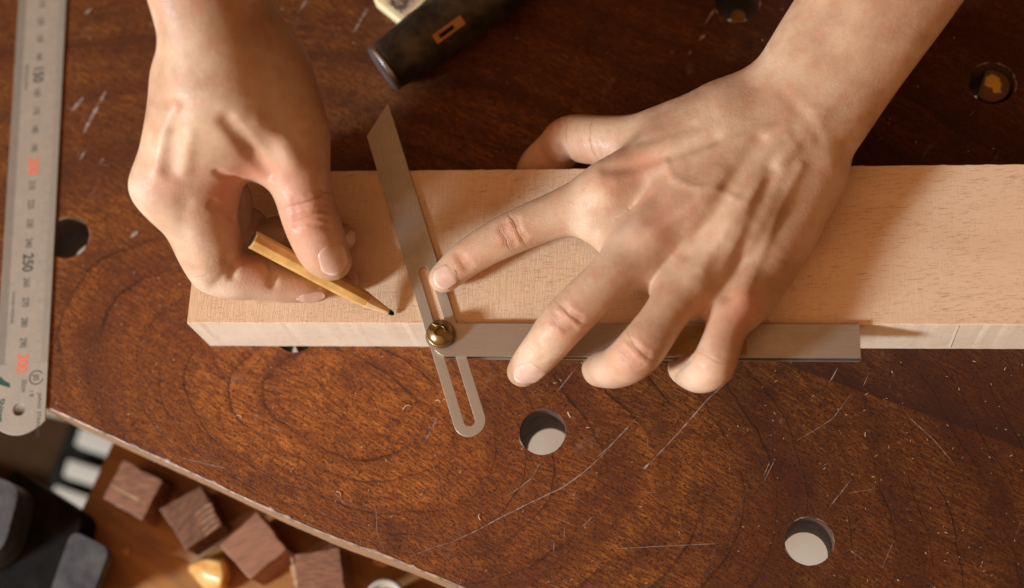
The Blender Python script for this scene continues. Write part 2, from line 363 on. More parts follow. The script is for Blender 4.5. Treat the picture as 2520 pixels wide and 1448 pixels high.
# plugs seen down in two of the holes
def peg(P, r, z, mat, label, spot=None, flat=None):
    bm = bmesh.new(); pts = circle(P, r, 40)
    if flat is not None: pts = [(max(x, P[0] + flat + 0.35 * (y - P[1])), y) for x, y in pts]
    prism(bm, pts, -TH - 8, z)
    o = bm_obj('bench_dog', bm, mat, None, bevel=0.6); tag(o, label, 'bench dog', 'round pegs sunk in the bench holes'); return o
s = NT('peg_end_grain'); n_ = s.noise(s.co.outputs['Object'], 200, 4)
gp = at(2443, 210, -8)
vm = s.n('ShaderNodeVectorMath', operation='DISTANCE'); vm.inputs[1].default_value = tuple(gp * S); s.l(s.co.outputs['Object'], vm.inputs[0])
mk = s.math('GREATER_THAN', 0.0042, s.math('ADD', vm.outputs['Value'], s.math('MULTIPLY_ADD', n_, 0.010, -0.005)))
M_PEG = s.fin(s.mix(mk, (0.15, 0.062, 0.028), (0.66, 0.36, 0.05)), 0.6)
peg(at(2441, 211, -7), 8.2, -7, M_PEG, 'round brown peg with a yellow paint blot in the upper right bench hole', flat=-5.0)
M_PEG2 = simple('orange_peg', (0.52, 0.22, 0.08), 0.4, var=0.2)
peg(at(1816, 40, -22), 3.6, -22, M_PEG2, 'orange brown peg in the bench hole at the top, beside the right forearm')
M_PEG3 = simple('pale_peg', (0.62, 0.46, 0.30), 0.6, var=0.1)
P_ = at(758, 846, -14); peg(P_, 6.0, -14, M_PEG3, 'pale beige peg in the bench hole under the beech board')

# ================================================================== below the bench
def slab(bm, poly, z0, z1): prism(bm, poly, z0, z1)
ZS = -105.0
fl = mesh_obj('floor', [(-1500, -1500, -760), (2000, -1500, -760), (2000, 1800, -760), (-1500, 1800, -760)], [(0, 1, 2, 3)], M_FLOOR)
tag(fl, kind='structure')
bm = bmesh.new(); prism(bm, [tuple(xy(a, b, ZS)) for a, b in [(290, 1060), (172, 1315), (60, 1560), (1500, 2200), (1150, 1250)]], ZS - 14, ZS)
o = bm_obj('shelf', bm, M_SHELF, bevel=0.8); tag(o, 'orange brown wooden shelf below the bench edge, holding wood blocks', 'shelf')
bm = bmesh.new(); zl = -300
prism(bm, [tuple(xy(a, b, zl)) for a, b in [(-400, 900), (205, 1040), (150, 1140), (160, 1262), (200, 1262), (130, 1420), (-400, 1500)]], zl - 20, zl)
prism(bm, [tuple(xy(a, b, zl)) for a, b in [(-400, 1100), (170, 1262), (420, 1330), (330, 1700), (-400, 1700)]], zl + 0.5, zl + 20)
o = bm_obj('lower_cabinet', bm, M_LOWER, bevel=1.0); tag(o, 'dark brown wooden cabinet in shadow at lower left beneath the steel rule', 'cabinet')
# pale slatted rack, far below and out of focus
rk = empty('slatted_rack', at(240, 1150, -280)); tag(rk, 'white slatted rack seen between dark cabinet and shelf, out of focus', 'rack')
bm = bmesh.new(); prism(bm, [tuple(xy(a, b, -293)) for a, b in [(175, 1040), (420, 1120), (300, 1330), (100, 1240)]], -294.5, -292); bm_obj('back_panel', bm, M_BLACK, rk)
for (x0, y0, x1, y1, hw) in [(190, 1072, 330, 1118, 23), (160, 1150, 320, 1200, 21), (128, 1212, 300, 1272, 19)]:
    d = np.array([x1 - x0, y1 - y0], float); d /= np.linalg.norm(d); n_ = np.array([-d[1], d[0]])
    q = [np.array(c) for c in ((x0, y0), (x1, y1), (x1, y1), (x0, y0))]; q = [q[0] - n_ * hw, q[1] - n_ * hw, q[2] + n_ * hw, q[3] + n_ * hw]
    bm = bmesh.new(); prism(bm, [tuple(xy(a[0], a[1], -280)) for a in q], -291, -280); bm_obj('slat', bm, M_WHITE, rk, bevel=1.5)
# blocks of wood on the shelf
def quad_block(px4, h, name, label, cat, group, mat=M_WALNUT, strip=None, z0=ZS):
    top = z0 + h; P = [xy(a, b, top) for a, b in px4]; bm = bmesh.new()
    pts = []
    for i in range(4):
        a, b = np.array(P[i]), np.array(P[(i + 1) % 4])
        for j in range(6):
            jit = rng.normal(0, 0.3, 2) if 0 < j else 0
            pts.append(tuple(a + (b - a) * j / 6 + jit))
    prism(bm, pts, z0 + 0.1, top)
    cm = np.mean(P, axis=0); root = empty(name, (cm[0], cm[1], z0)); tag(root, label, cat, group)
    bm_obj('block_body', bm, mat, root, bevel=0.5); return root, P, top
g_ = 'square wooden offcuts on the shelf'
r1, P1_, tp = quad_block([(303, 1130), (401, 1184), (350, 1280), (254, 1226)], 20, 'wood_offcut', 'squarish brown wood block with a pale line across it, nearest the shelf corner', 'wood block', g_)
bm = bmesh.new(); a_, b_ = xy(270, 1193, tp), xy(360, 1242, tp); ribbon(bm, [a_, b_], 1.0, 0, z=tp + 0.08, jit=0.1); bm_obj('pale_line', bm, M_SAP, r1)
r2, _, tp = quad_block([(494, 1196), (546, 1292), (458, 1354), (391, 1252)], 20, 'wood_offcut', 'brown wood block with pale torn streaks, between the pale-lined block and the flat square block', 'wood block', g_, M_OFF2)
for k in range(5):
    bm = bmesh.new(); y_ = 1252 + k * 13; ribbon(bm, [xy(480 + 6 * k, y_ + 16, tp), xy(505 + 5 * k, y_ - 4, tp), xy(524 + 3 * k, y_ - 12, tp)], 0.8, 0, z=tp + 0.08); bm_obj('torn_streak', bm, M_SAP, r2)
quad_block([(632, 1258), (706, 1352), (616, 1426), (541, 1342)], 24, 'wood_offcut', 'smooth square brown wood block with a pale lower left edge, beside the amber lump', 'wood block', g_, M_OFF3)
r4, _, tp = quad_block([(726, 1364), (836, 1348), (850, 1470), (728, 1490)], 24, 'wood_offcut', 'upright brown wood block cut off by the bottom of the photo', 'wood block', g_)
bm = bmesh.new(); ribbon(bm, [xy(717, 1372, tp), xy(722, 1405, tp), xy(730, 1448, tp)], 2.4, 0, z=tp + 0.05, jit=.15); bm_obj('pale_bark', bm, M_SAP, r4)
# bands of light on the shelf, put in as thin pale strips
M_BAND = simple('pale_light_band', (0.42, 0.24, 0.13), 0.6, var=0.15, scale=60)
for q, lb in (([(655, 1236), (672, 1246), (478, 1386), (420, 1362)], 'thin pale strip drawn as a band of light under the corner of the smooth square block'), ([(812, 1318), (838, 1330), (722, 1402), (704, 1388)], 'thin pale strip drawn as a band of light beside the block cut off by the photo')):
    bm = bmesh.new(); prism(bm, [tuple(xy(a, b, ZS + 1.5)) for a, b in q], ZS + 0.1, ZS + 1.5)
    o = bm_obj('light_band', bm, M_BAND, bevel=0.3); tag(o, lb, 'light band', 'painted bands of light on the shelf')
# amber lump
s = NT('amber_resin'); n_ = s.noise(s.co.outputs['Object'], 70, 4)
M_AMBER = s.fin(s.ramp(n_, [(0.35, (0.50, 0.19, 0.03)), (0.62, (0.74, 0.50, 0.20))]), 0.3)
bm = bmesh.new(); zt = ZS + 20
bot = [(452, 1398), (500, 1370), (566, 1372), (572, 1412), (556, 1470), (508, 1460)]; topp = [(470, 1388), (505, 1374), (552, 1380), (556, 1410), (545, 1440), (500, 1425)]
vb = [bm.verts.new(at(a, b, ZS + 2)) for a, b in bot]; vt = [bm.verts.new(at(a, b, zt - 3 * (i in (0, 5)))) for i, (a, b) in enumerate(topp)]
bm.faces.new(vb); bm.faces.new(vt)
for i in range(6): bm.faces.new((vb[i], vb[(i + 1) % 6], vt[(i + 1) % 6], vt[i]))
o = bm_obj('amber_lump', bm, M_AMBER, bevel=3.0, seg=4, angle=15); tag(o, 'glossy amber yellow lump of resin on the shelf', 'resin')
# curled shaving and little chip
bm = bmesh.new(); prev = None
for i in range(16):
    u = i / 15; a = at(915 + 80 * u, 1382 + 24 * u + 5 * math.sin(u * 7), ZS + 3 + 3 * math.sin(u * 3.1))
    n1 = at(915 + 80 * u + 4, 1382 + 24 * u + 5 * math.sin(u * 7) - 11 * (1 - u * .4), ZS + 5 + 2 * math.sin(u * 5))
    cur = (bm.verts.new(a), bm.verts.new(n1))
    if prev: bm.faces.new((prev[0], cur[0], cur[1], prev[1]))
    prev = cur
M_SHAV = simple('orange_shaving', (0.62, 0.28, 0.11), 0.6, var=0.2)
o = bm_obj('wood_shaving', bm, M_SHAV, smooth=True); sd = o.modifiers.new('thick', 'SOLIDIFY'); sd.thickness = 0.0004
tag(o, 'curled orange wood shaving on the shelf below the bench edge', 'shaving')
bm = bmesh.new(); prism(bm, [tuple(xy(a, b, ZS + 1)) for a, b in [(300, 1358), (318, 1346), (317, 1370)]], ZS + 0.1, ZS + 1.5)
o = bm_obj('wood_chip', bm, M_SHAV); tag(o, 'tiny orange triangular wood chip on the shelf', 'chip')
# pale ring at the bottom edge
bm = bmesh.new(); P_ = at(948, 1478, ZS + 26); R_ = mm(46, P_)
for i in range(48):
    for j in range(10):
        a = i / 48 * 2 * math.pi; b = j / 10 * 2 * math.pi; bm.verts.new((P_[0] + (R_ + 1.6 * math.cos(b)) * math.cos(a), P_[1] + (R_ + 1.6 * math.cos(b)) * math.sin(a), P_[2] + 1.6 * math.sin(b)))
bm.verts.ensure_lookup_table()
for i in range(48):
    for j in range(10): bm.faces.new([bm.verts[(i % 48) * 10 + j], bm.verts[((i + 1) % 48) * 10 + j], bm.verts[((i + 1) % 48) * 10 + (j + 1) % 10], bm.verts[i * 10 + (j + 1) % 10]])
root = empty('glass_jar', (P_[0], P_[1], ZS)); tag(root, 'round jar with a pale rim standing on the shelf at the bottom of the photo', 'jar')
bm_obj('rim', bm, M_WHITE, root, smooth=True)
bm = bmesh.new(); cs = []
for z_, r_ in ((ZS + 0.3, R_ - 1), (ZS + 22, R_ - 1), (ZS + 25.5, R_), (ZS + 25.5, R_ - 2.4), (ZS + 3, R_ - 3.4)):
    cs.append([bm.verts.new((x, y, z_)) for x, y in circle(P_, r_, 40)])
for a, b in zip(cs, cs[1:]):
    for i in range(40): bm.faces.new((a[i], a[(i + 1) % 40], b[(i + 1) % 40], b[i]))
bm.faces.new(cs[0]); bm.faces.new(cs[-1])
bm_obj('jar_body', bm, M_PEG3, root, smooth=False)
# white dish at the lower left corner
P_ = at(-35, 1560, -90); bm = bmesh.new(); cs = []
R_ = mm(165, P_)
for z_, r_ in ((-104, R_ * .6), (-101, R_ * .9), (-91, R_), (-90, R_ - 0.5), (-91, R_ - 3), (-99, R_ * .88), (-101, R_ * .55)):
    cs.append([bm.verts.new((x, y, z_)) for x, y in circle(P_, r_, 64)])
for a, b in zip(cs, cs[1:]):
    for i in range(64): bm.faces.new((a[i], a[(i + 1) % 64], b[(i + 1) % 64], b[i]))
bm.faces.new(cs[0]); bm.faces.new(cs[-1])
o = bm_obj('white_dish', bm, M_WHITE, smooth=True); tag(o, 'white dish just showing in the lower left corner', 'dish')
# iron clamp hanging below the bench corner
cl = empty('iron_clamp', at(120, 1330, -90)); tag(cl, 'black iron clamp with two worn grey pads at the lower left corner', 'clamp')
def rrect(px4, r, z, n=6):
    P = [np.array(xy(a, b, z)) for a, b in px4]; out = []
    for i in range(4):
        a, b, c = P[i - 1], P[i], P[(i + 1) % 4]; u = (a - b) / np.linalg.norm(a - b); v = (c - b) / np.linalg.norm(c - b)
        for j in range(n + 1):
            t_ = j / n; out.append(tuple((b + u * r) * (1 - t_) ** 2 + b * 2 * t_ * (1 - t_) + (b + v * r) * t_ ** 2))
    return out
bm = bmesh.new(); prism(bm, rrect([(30, 1150), (205, 1262), (150, 1478), (-60, 1440)], 6, -84), -118, -84); bm_obj('body', bm, M_BLACK, cl, bevel=3, seg=3)
bm = bmesh.new(); prism(bm, rrect([(-130, 1130), (50, 1196), (10, 1350), (-90, 1420)], 7, -62), -83.5, -62); bm_obj('pad', bm, M_GREYM, cl, bevel=1.6, seg=3)
bm = bmesh.new(); prism(bm, rrect([(176, 1304), (272, 1350), (214, 1500), (118, 1470)], 6, -76), -83.5, -76); bm_obj('pad', bm, M_GREYM, cl, bevel=1.6, seg=3)
bm = bmesh.new(); prism(bm, rrect([(172, 1306), (277, 1354), (222, 1508), (112, 1474)], 6, -96), -100, -84.5); bm_obj('pad_backing', bm, M_BLACK, cl, bevel=1.0)

# ================================================================== steel rule
ru = empty('steel_ruler', at(60, 700, 0)); tag(ru, 'satin steel ruler with black and red millimetre figures lying at the left', 'ruler')
ZR = 1.1
ux = at(52, 889, ZR) - at(92, 179, ZR); ux = ux[:2] / np.linalg.norm(ux[:2])       # towards the 300 end
uy = np.array([-ux[1], ux[0]])                                                       # towards the right-hand edge
r300 = at(118, 889, ZR)[:2]                                                          # right edge at the 300 mark
WID = abs((at(118, 889, ZR)[:2] - at(-10, 889, ZR)[:2]) @ uy)
def rp(s_, w_): return r300 + ux * (s_ - 300) - uy * w_        # s_ mm along, w_ mm in from the right-hand edge
if uy[0] < 0: uy = -uy
WID = abs((r300 - at(-12, 880, ZR)[:2]) @ uy)
L_END = 300 + abs((at(60, 1070, ZR)[:2] - r300) @ ux)
WW = 25.0
out = [rp(40, 0)]; out += [rp(L_END - 6.0, 0)]
for i in range(1, 12):
    u = i / 12; out.append(rp(L_END - 6.0 + 6.0 * math.sin(math.pi * u) ** 0.8, WW * u))
out += [rp(L_END - 6.0, WW), rp(40, WW)]
hc_ = at(47, 1008, ZR); bm = bmesh.new(); prism(bm, [tuple(p) for p in out], 0.12, ZR, [circle(hc_, 3.0, 36)])
bm_obj('blade', bm, M_RULER, ru, bevel=0.12)
def quad(bm, c, hl, hw, z):       # hl along ux, hw along uy
    vs = [bm.verts.new((*(c + ux * a * hl + uy * b * hw), z)) for a, b in ((-1, -1), (1, -1), (1, 1), (-1, 1))]; bm.faces.new(vs)
M_TICK = simple('etched_tick', (0.16, 0.14, 0.12), 0.7, var=0.1)
bm = bmesh.new()
for k in range(50 * 2, 300 * 2 + 1):
    s_ = k / 2
    ln = 6.5 if k % 20 == 0 else (5.0 if k % 10 == 0 else (3.4 if k % 2 == 0 else 2.6))
    if k % 2 == 0 or 1: quad(bm, rp(s_, 0.3 + ln / 2), 0.07 if k % 2 == 0 else 0.05, ln / 2, ZR + 0.04)
    if k % 2 == 0: 
        ln = 5.5 if k % 20 == 0 else (4.4 if k % 10 == 0 else 3.0)
        quad(bm, rp(s_, WW - 0.3 - ln / 2), 0.07, ln / 2, ZR + 0.04)
bm_obj('graduations', bm, M_TICK, ru)
bm = bmesh.new(); quad(bm, rp(175, WW - 2.2), 125, 2.0, ZR + 0.02); bm_obj('edge_band', bm, M_RULERE, ru)
ang = math.atan2(ux[1], ux[0])
def text(body, s_, w_, size, mat, name='figure', sx=1.0, parent=ru, z=ZR + 0.05, P=None, rot=None, bold=0.0):
    cu = bpy.data.curves.new(name, 'FONT'); cu.body = body; cu.size = size * S; cu.align_x = 'CENTER'; cu.align_y = 'CENTER'; cu.offset = bold * S
    cu.materials.append(mat); o = bpy.data.objects.new(name, cu)
    p = rp(s_, w_) if P is None else P
    o.location = (p[0] * S, p[1] * S, z * S); o.rotation_euler = (0, 0, ang if rot is None else rot); o.scale = (sx, 1, 1)
    C.objects.link(o); bpy.context.view_layer.update()
    me = bpy.data.meshes.new_from_object(o.evaluated_get(bpy.context.evaluated_depsgraph_get())); m2 = bpy.data.objects.new(name, me)
    m2.matrix_world = o.matrix_world.copy(); bpy.data.objects.remove(o); C.objects.link(m2)
    m2.parent = parent; m2.matrix_parent_inverse = parent.matrix_world.inverted(); m2.name = name; return m2
for v in range(60, 301, 10):
    big_ = v % 50 == 0
    text(str(v), v, 12.6, 7.2 if big_ else 4.4, M_RED if v % 100 == 0 else M_INK, sx=0.86 if big_ else 0.74, bold=0.12 if big_ else 0.02)
text('MADE IN JAPAN', 151, 18.6, 2.5, M_INK, 'small_print', 0.8)
text('STAINLESS HARDENED', 272, 18.6, 2.0, M_INK, 'small_print', 0.8)
text('30cm', 311, 11.0, 3.6, M_INK, 'small_print', 0.8)
text('JIS', 307.5, 5.4, 3.6, M_INK, 'mark', 0.9, bold=0.05)
bm = bmesh.new(); c_ = rp(307.5, 5.2); A = circle(c_, 3.5, 40); B = circle(c_, 3.0, 40)
for i in range(4, 39): bm.faces.new([bm.verts.new((*p, ZR + 0.05)) for p in (A[i], A[(i + 1) % 40], B[(i + 1) % 40], B[i])])
bm_obj('mark', bm, M_INK, ru)
text('1 B', 315, 7.2, 3.0, M_INK, 'small_print', 0.8)
text('JAPAN  STAINLESS', 325.5, 3.2, 2.6, M_INK, 'small_print', 1.0)
text('Shinwa', 322, 21.5, 4.2, M_GREEN, 'emblem', 0.95, bold=0.1)
bm = bmesh.new()
for q in ([(0, 926), (12, 938), (24, 944), (25, 955), (8, 950), (-4, 946)],):
    bm.faces.new([bm.verts.new((*xy(a, b, ZR), ZR + 0.05)) for a, b in q])
bm_obj('emblem', bm, M_GREEN, ru)

# ================================================================== beech board
BH, BW = 33.9, 71.97
board = empty('beech_board', (200, 36, 0)); tag(board, 'pale beech board with sawn top face lying across the bench', 'board')
bm = bmesh.new()
NX = 240; xs = np.linspace(0, 620, NX); ring_pts = []
jf = rng.normal(0, 0.07, NX); jb = rng.normal(0, 0.07, NX)
sec = []
for i, x in enumerate(xs):
    sec.append([bm.verts.new(c) for c in ((x, 0.05 + 0.4 * jf[i], 0.05), (x, 0 + jf[i], BH - 0.35), (x, 0.4 + jf[i], BH), (x, BW - 0.4 + jb[i], BH), (x, BW + jb[i], BH - 0.35), (x, BW, 0.05))])
for a, b in zip(sec, sec[1:]):
    for j in range(6):
        f = bm.faces.new((a[j], b[j], b[(j + 1) % 6], a[(j + 1) % 6])); f.material_index = 0 if j in (1, 2, 3) else 1
f = bm.faces.new(sec[0]); f.material_index = 1; f = bm.faces.new(sec[-1][::-1]); f.material_index = 1
o = bm_obj('board', bm, [M_BEECH, M_BEECHF], board); 
bm = bmesh.new()
a_, b_ = (at(2358, 802, 33), at(2336, 857, 2)); a_[1] = b_[1] = -0.22
for w_, q in ((0.35, 0),):
    vs = [bm.verts.new(c) for c in ((a_[0] - .3, a_[1], a_[2]), (a_[0] + .3, a_[1], a_[2]), (b_[0] + .35, b_[1], b_[2]), (b_[0] - .35, b_[1], b_[2]))]; bm.faces.new(vs)
bm_obj('score_line', bm, simple('pale_scribe', (0.85, 0.78, 0.68), 0.6, var=0.02), board)

# ================================================================== sliding bevel gauge
ga = empty('angle_gauge', at(1080, 815, 36)); tag(ga, 'steel angle gauge with slotted blade and brass screw, held on the beech board', 'gauge')
ZB0, ZB1 = BH + 0.06, BH + 1.5
pt = lambda a, b, z=ZB1: np.array(xy(a, b, z))
apex, lcor = pt(948, 256), pt(900, 336)
endc = pt(1155, 1036); ax_ = endc - pt(1010, 560); ax_ /= np.linalg.norm(ax_); pn = np.array([ax_[1], -ax_[0]])
if pn[0] < 0: pn = -pn
hw = (apex - lcor) @ pn / 2; mid = (apex + lcor) / 2
hw = mm(39.5, at(1100, 900, ZB1)) ; org = endc
Lr = (apex - org) @ ax_; Ll = (lcor - org) @ ax_
arc = [org + pn * hw * math.cos(a) + ax_ * hw * math.sin(a) for a in np.linspace(0, math.pi, 24)]
blade = [org + pn * hw + ax_ * Lr] + arc + [org - pn * hw + ax_ * Ll]
sh = mm(13.5, at(1100, 900, ZB1)); s0 = pt(1041, 670); ls = (s0 - org) @ ax_
slot = [org + pn * sh * math.cos(a) + ax_ * sh * math.sin(a) for a in np.linspace(0, math.pi, 14)] + [org - ax_ * 0 + ax_ * ls - pn * sh * math.cos(a) - ax_ * sh * math.sin(a) for a in np.linspace(0, math.pi, 14)]
bm = bmesh.new(); prism(bm, [tuple(p) for p in blade], ZB0, ZB1, [[tuple(p) for p in slot]])
bm_obj('blade', bm, M_BLADE, ga, bevel=0.15)
ZT1 = ZB1 + 1.2
yb = -0.2; yf = float(xy(1600, 879, ZT1)[1]); xr = float(xy(2117, 840, ZT1)[0])
pv = at(1084, 836, ZT1)
yb_top = float(xy(1600, 797, ZT1)[1])
hwS = (yb_top - yf) / 2; ym = (yb_top + yf) / 2; xl = float(xy(1062, 840, ZT1)[0])
def stock_plate(z0, z1, x1=xr, ins=0.0):
    r_ = hwS - ins; pts = [(xl + r_ - r_ * math.cos(a) + ins, ym - r_ * math.sin(a)) for a in np.linspace(-math.pi / 2, math.pi / 2, 20)] + [(x1, ym - r_), (x1, ym + r_)]
    b_ = bmesh.new(); prism(b_, pts, z0, z1); return b_
bm_obj('top_plate', stock_plate(ZB1 + 0.05, ZT1), M_STOCK, ga, bevel=0.2)
# everything below the top plate sits clear of the board's face
def lower(z0, z1, x0, x1):
    b_ = bmesh.new(); prism(b_, [(x0, yf), (x1, yf), (x1, -0.35), (x0, -0.35)], z0, z1); return b_
bm_obj('bottom_plate', lower(BH - 3.2, BH - 1.6, xl + 6, xr), M_STOCK, ga, bevel=0.2)
bm_obj('spacer', lower(BH - 1.55, ZB1 + 0.0, float(xy(1780, 840, BH)[0]), xr - 0.2), M_GREYM, ga, bevel=0.1)
ia, ib = xy(1612, 802, ZT1), xy(1838, 874, ZT1); bm = bmesh.new(); prism(bm, [(ia[0], ib[1]), (ib[0], ib[1]), (ib[0], ia[1]), (ia[0], ia[1])], ZT1 - 0.3, ZT1 + 0.03); bm_obj('golden_plate', bm, M_GOLDEN, ga)  # thin golden-toned plate on top of the stock
for bdy, a, b, sz in (('VA', 1706, 831, 3.2), ('::', 1844, 824, 3.0)):
    pz = at(a, b, ZT1); text(bdy, 0, 0, sz, M_TICK, 'stamp', parent=ga, z=ZT1 + 0.06, P=pz[:2], rot=0.0)
# brass screw with knurled rim
Pc = at(1083, 818, ZT1 + 4); SCREW_AT = (Pc[0], Pc[1], ZT1)
bm = bmesh.new(); prism(bm, circle(Pc, 7.0, 40), ZT1 + 0.0, ZT1 + 0.05); bm_obj('washer', bm, M_STOCK, ga)

# ================================================================== pencil
pe = empty('pencil', at(800, 690, 50)); tag(pe, 'short yellow whittled pencil with black tip, pinched in the fingers', 'pencil')
A_, B_, T_ = at(622, 590, 76), at(915, 748, 42), at(969, 774, 35.3)
def tube_prism(bm, stations, n=8, axis=None):
    cs = []
    for P, r in stations:
        cs.append([bm.verts.new(tuple(P + e1 * r * math.cos(2 * math.pi * i / n + .3) + e2 * r * math.sin(2 * math.pi * i / n + .3))) for i in range(n)])
    for a, b in zip(cs, cs[1:]):
        for i in range(n): bm.faces.new((a[i], a[(i + 1) % n], b[(i + 1) % n], b[i]))
    bm.faces.new(cs[0]); bm.faces.new(cs[-1]); return cs
dv_ = (T_ - A_) / np.linalg.norm(T_ - A_); e1 = np.cross(dv_, [0, 0, 1]); e1 /= np.linalg.norm(e1); e2 = np.cross(dv_, e1)
Lp = np.linalg.norm(T_ - A_); rA = mm(24, A_)
s = NT('varnished_pencil'); n_ = s.noise(s.mapped(scale=(1, 1, 1)), 130, 4)
M_PENCIL = s.fin(s.ramp(n_, [(0.3, (0.48, 0.245, 0.07)), (0.7, (0.72, 0.44, 0.15))]), 0.34, **{'Coat Weight': 0.3})
M_PWOOD = simple('pencil_bare_wood', (0.76, 0.50, 0.26), 0.6, var=0.12, scale=200)
bm = bmesh.new(); tube_prism(bm, [(A_, rA), (A_ + dv_ * Lp * 0.62, rA * .98), (A_ + dv_ * Lp * 0.74, rA * .93), (A_ + dv_ * Lp * 0.80, rA * 0.84)], 8); bm_obj('shaft', bm, M_PENCIL, pe, bevel=0.35)
bm = bmesh.new(); tube_prism(bm, [(A_ + dv_ * Lp * 0.801, rA * .83), (A_ + dv_ * Lp * 0.965, rA * 0.30)], 9); bm_obj('sharpened_cone', bm, M_PWOOD, pe, bevel=0.2)
bm = bmesh.new(); tube_prism(bm, [(A_ + dv_ * Lp * 0.945, rA * .34), (A_ + dv_ * Lp * 0.99, rA * 0.24), (A_ + dv_ * Lp, rA * 0.12)], 12); bm_obj('lead', bm, M_BLACK, pe, smooth=True)
bm = bmesh.new(); tube_prism(bm, [(A_ - dv_ * 0.12, rA * .80), (A_ + dv_ * 0.3, rA * 0.80)], 16); bm_obj('butt_end', bm, simple('dark_end', (0.10, 0.04, 0.02), 0.7), pe)  # dark brown cap on the blunt end

# ================================================================== hammer head
hr = 14.5
F0 = at(942, 172, hr); F1 = at(1300, -85, hr + 1)
ha = empty('hammer', (*((F0 + F1) / 2)[:2], 0)); tag(ha, 'blackened steel hammer head with bright face lying at the top of the bench', 'hammer')
dv_ = (F1 - F0) / np.linalg.norm(F1 - F0); e1 = np.cross(dv_, [0, 0, 1]); e1 /= np.linalg.norm(e1); e2 = np.cross(dv_, e1)
def lathe(bm, P, d, st, n=56):
    cs = [[bm.verts.new(tuple(P + d * s_ + e1 * r * math.cos(2 * math.pi * i / n) + e2 * r * math.sin(2 * math.pi * i / n))) for i in range(n)] for s_, r in st]
    for a, b in zip(cs, cs[1:]):
        for i in range(n): bm.faces.new((a[i], a[(i + 1) % n], b[(i + 1) % n], b[i]))
    bm.faces.new(cs[0]); bm.faces.new(cs[-1])
bm = bmesh.new(); lathe(bm, F0, dv_, [(1.2, 10.8), (2.5, 12.0), (5, 12.3), (12, 13.0), (25, 14.2), (62, 14.2), (75, 13.0), (84, 12.0), (86, 9.5)]); bm_obj('head', bm, M_HAMMER, ha, smooth=True)
bm = bmesh.new(); lathe(bm, F0, dv_, [(-0.5, 9.0), (-0.2, 11.4), (0.4, 12.3), (1.6, 12.5), (2.2, 12.1)]); bm_obj('striking_face', bm, M_FACE, ha, smooth=True)
# handle: its wedged end shows in the eye, on the side turned up and away
ec = at(1112, 99, hr); pr = RC.T @ np.array([0, 0, 1.0])
s_ = (ec - F0) @ dv_
nv = e1 * (1 if e1[1] < 0 else -1); up = np.array([0, 0, 1.0])
nv = nv * math.cos(math.radians(50)) + up * math.sin(math.radians(50)); tv = np.cross(dv_, nv); tv /= np.linalg.norm(tv)
cC = F0 + dv_ * s_
def boxat(c, hx, hy, hz, X, Y, Z):
    b_ = bmesh.new(); bmesh.ops.create_cube(b_, size=2.0)
    for v in b_.verts: v.co = Vector(tuple(c + X * v.co.x * hx + Y * v.co.y * hy + Z * v.co.z * hz))
    return b_
M_HW = simple('handle_wood', (0.42, 0.17, 0.035), 0.5, var=0.2, scale=200)
bm_obj('handle_end', boxat(cC + nv * 8, 8.2, 2.5, 6.5, dv_, tv, nv), M_HW, ha, bevel=0.3)
bm_obj('eye_wedge', boxat(cC + nv * 14.5 - dv_ * 1.5, 4.0, 0.9, 0.25, dv_, tv, nv), M_BLACK, ha)
# ================================================================== printed box behind the hammer
bx = empty('printed_box', at(1000, -10, 0)); tag(bx, 'small pale yellow box with black printing, half hidden behind the hammer', 'box')
zb = 8; q4 = [(918, -2), (990, 56), (1240, -190), (1120, -240)]
bm = bmesh.new(); prism(bm, [tuple(xy(a, b, zb)) for a, b in q4], 0.1, zb); M_YEL = simple('pale_yellow_card', (0.80, 0.66, 0.38), 0.6, var=0.08)
bm_obj('box_body', bm, M_YEL, bx, bevel=0.7)
s = NT('printed_label'); vo = s.noise(s.mapped(scale=(1, 3, 1), rot=(0, 0, 0.7)), 260, 3, 0.8)
M_PRINT = s.fin(s.ramp(vo, [(0.50, (0.05, 0.045, 0.04)), (0.56, (0.60, 0.38, 0.24))]), 0.6)
M_TAN = simple('tan_label', (0.58, 0.40, 0.27), 0.6, var=0.08)
def flatq(name, q, z, m, par):
    b_ = bmesh.new(); b_.faces.new([b_.verts.new(at(a, b, z)) for a, b in q]); bm_obj(name, b_, m, par)
flatq('label', [(940, -3), (995, 41), (1200, -160), (1120, -190)], zb + 0.1, M_TAN, bx)
flatq('printing', [(952, 8), (986, 34), (1018, 8), (1022, -30), (990, -30)], zb + 0.16, M_PRINT, bx)

# ================================================================== sawdust
V = []; F = []
for i in range(950):
    a, b = random.uniform(120, 2520), random.uniform(0, 1448)
    if b < 400 and random.random() < 0.6: continue
    p = at(a, b, 0.1); 
    if p[1] < np.interp(p[0], [q[0] for q in edge2d], [q[1] for q in edge2d]) + 1: continue
    if min(np.linalg.norm(p[:2] - P[:2]) - r for P, r in HC) < 0.6: continue
    if -1 < p[0] and -1 < p[1] < BW + 1: continue
    r = random.uniform(.08, .26) * (2.0 if random.random() < .04 else 1); an = random.random() * 6.28; el = random.uniform(1, 3.2)
    c, s_ = math.cos(an), math.sin(an); k0 = len(V)
    for u, v_, z in ((-1, -.5, 0), (1, -.5, 0), (0.9, .5, 0), (-1, .5, 0), (0, 0, 1)):
        V.append((p[0] + r * (u * el * c - v_ * s_), p[1] + r * (u * el * s_ + v_ * c), 0.08 + z * r * .8))
    F += [(k0, k0 + 1, k0 + 4), (k0 + 1, k0 + 2, k0 + 4), (k0 + 2, k0 + 3, k0 + 4), (k0 + 3, k0, k0 + 4)]
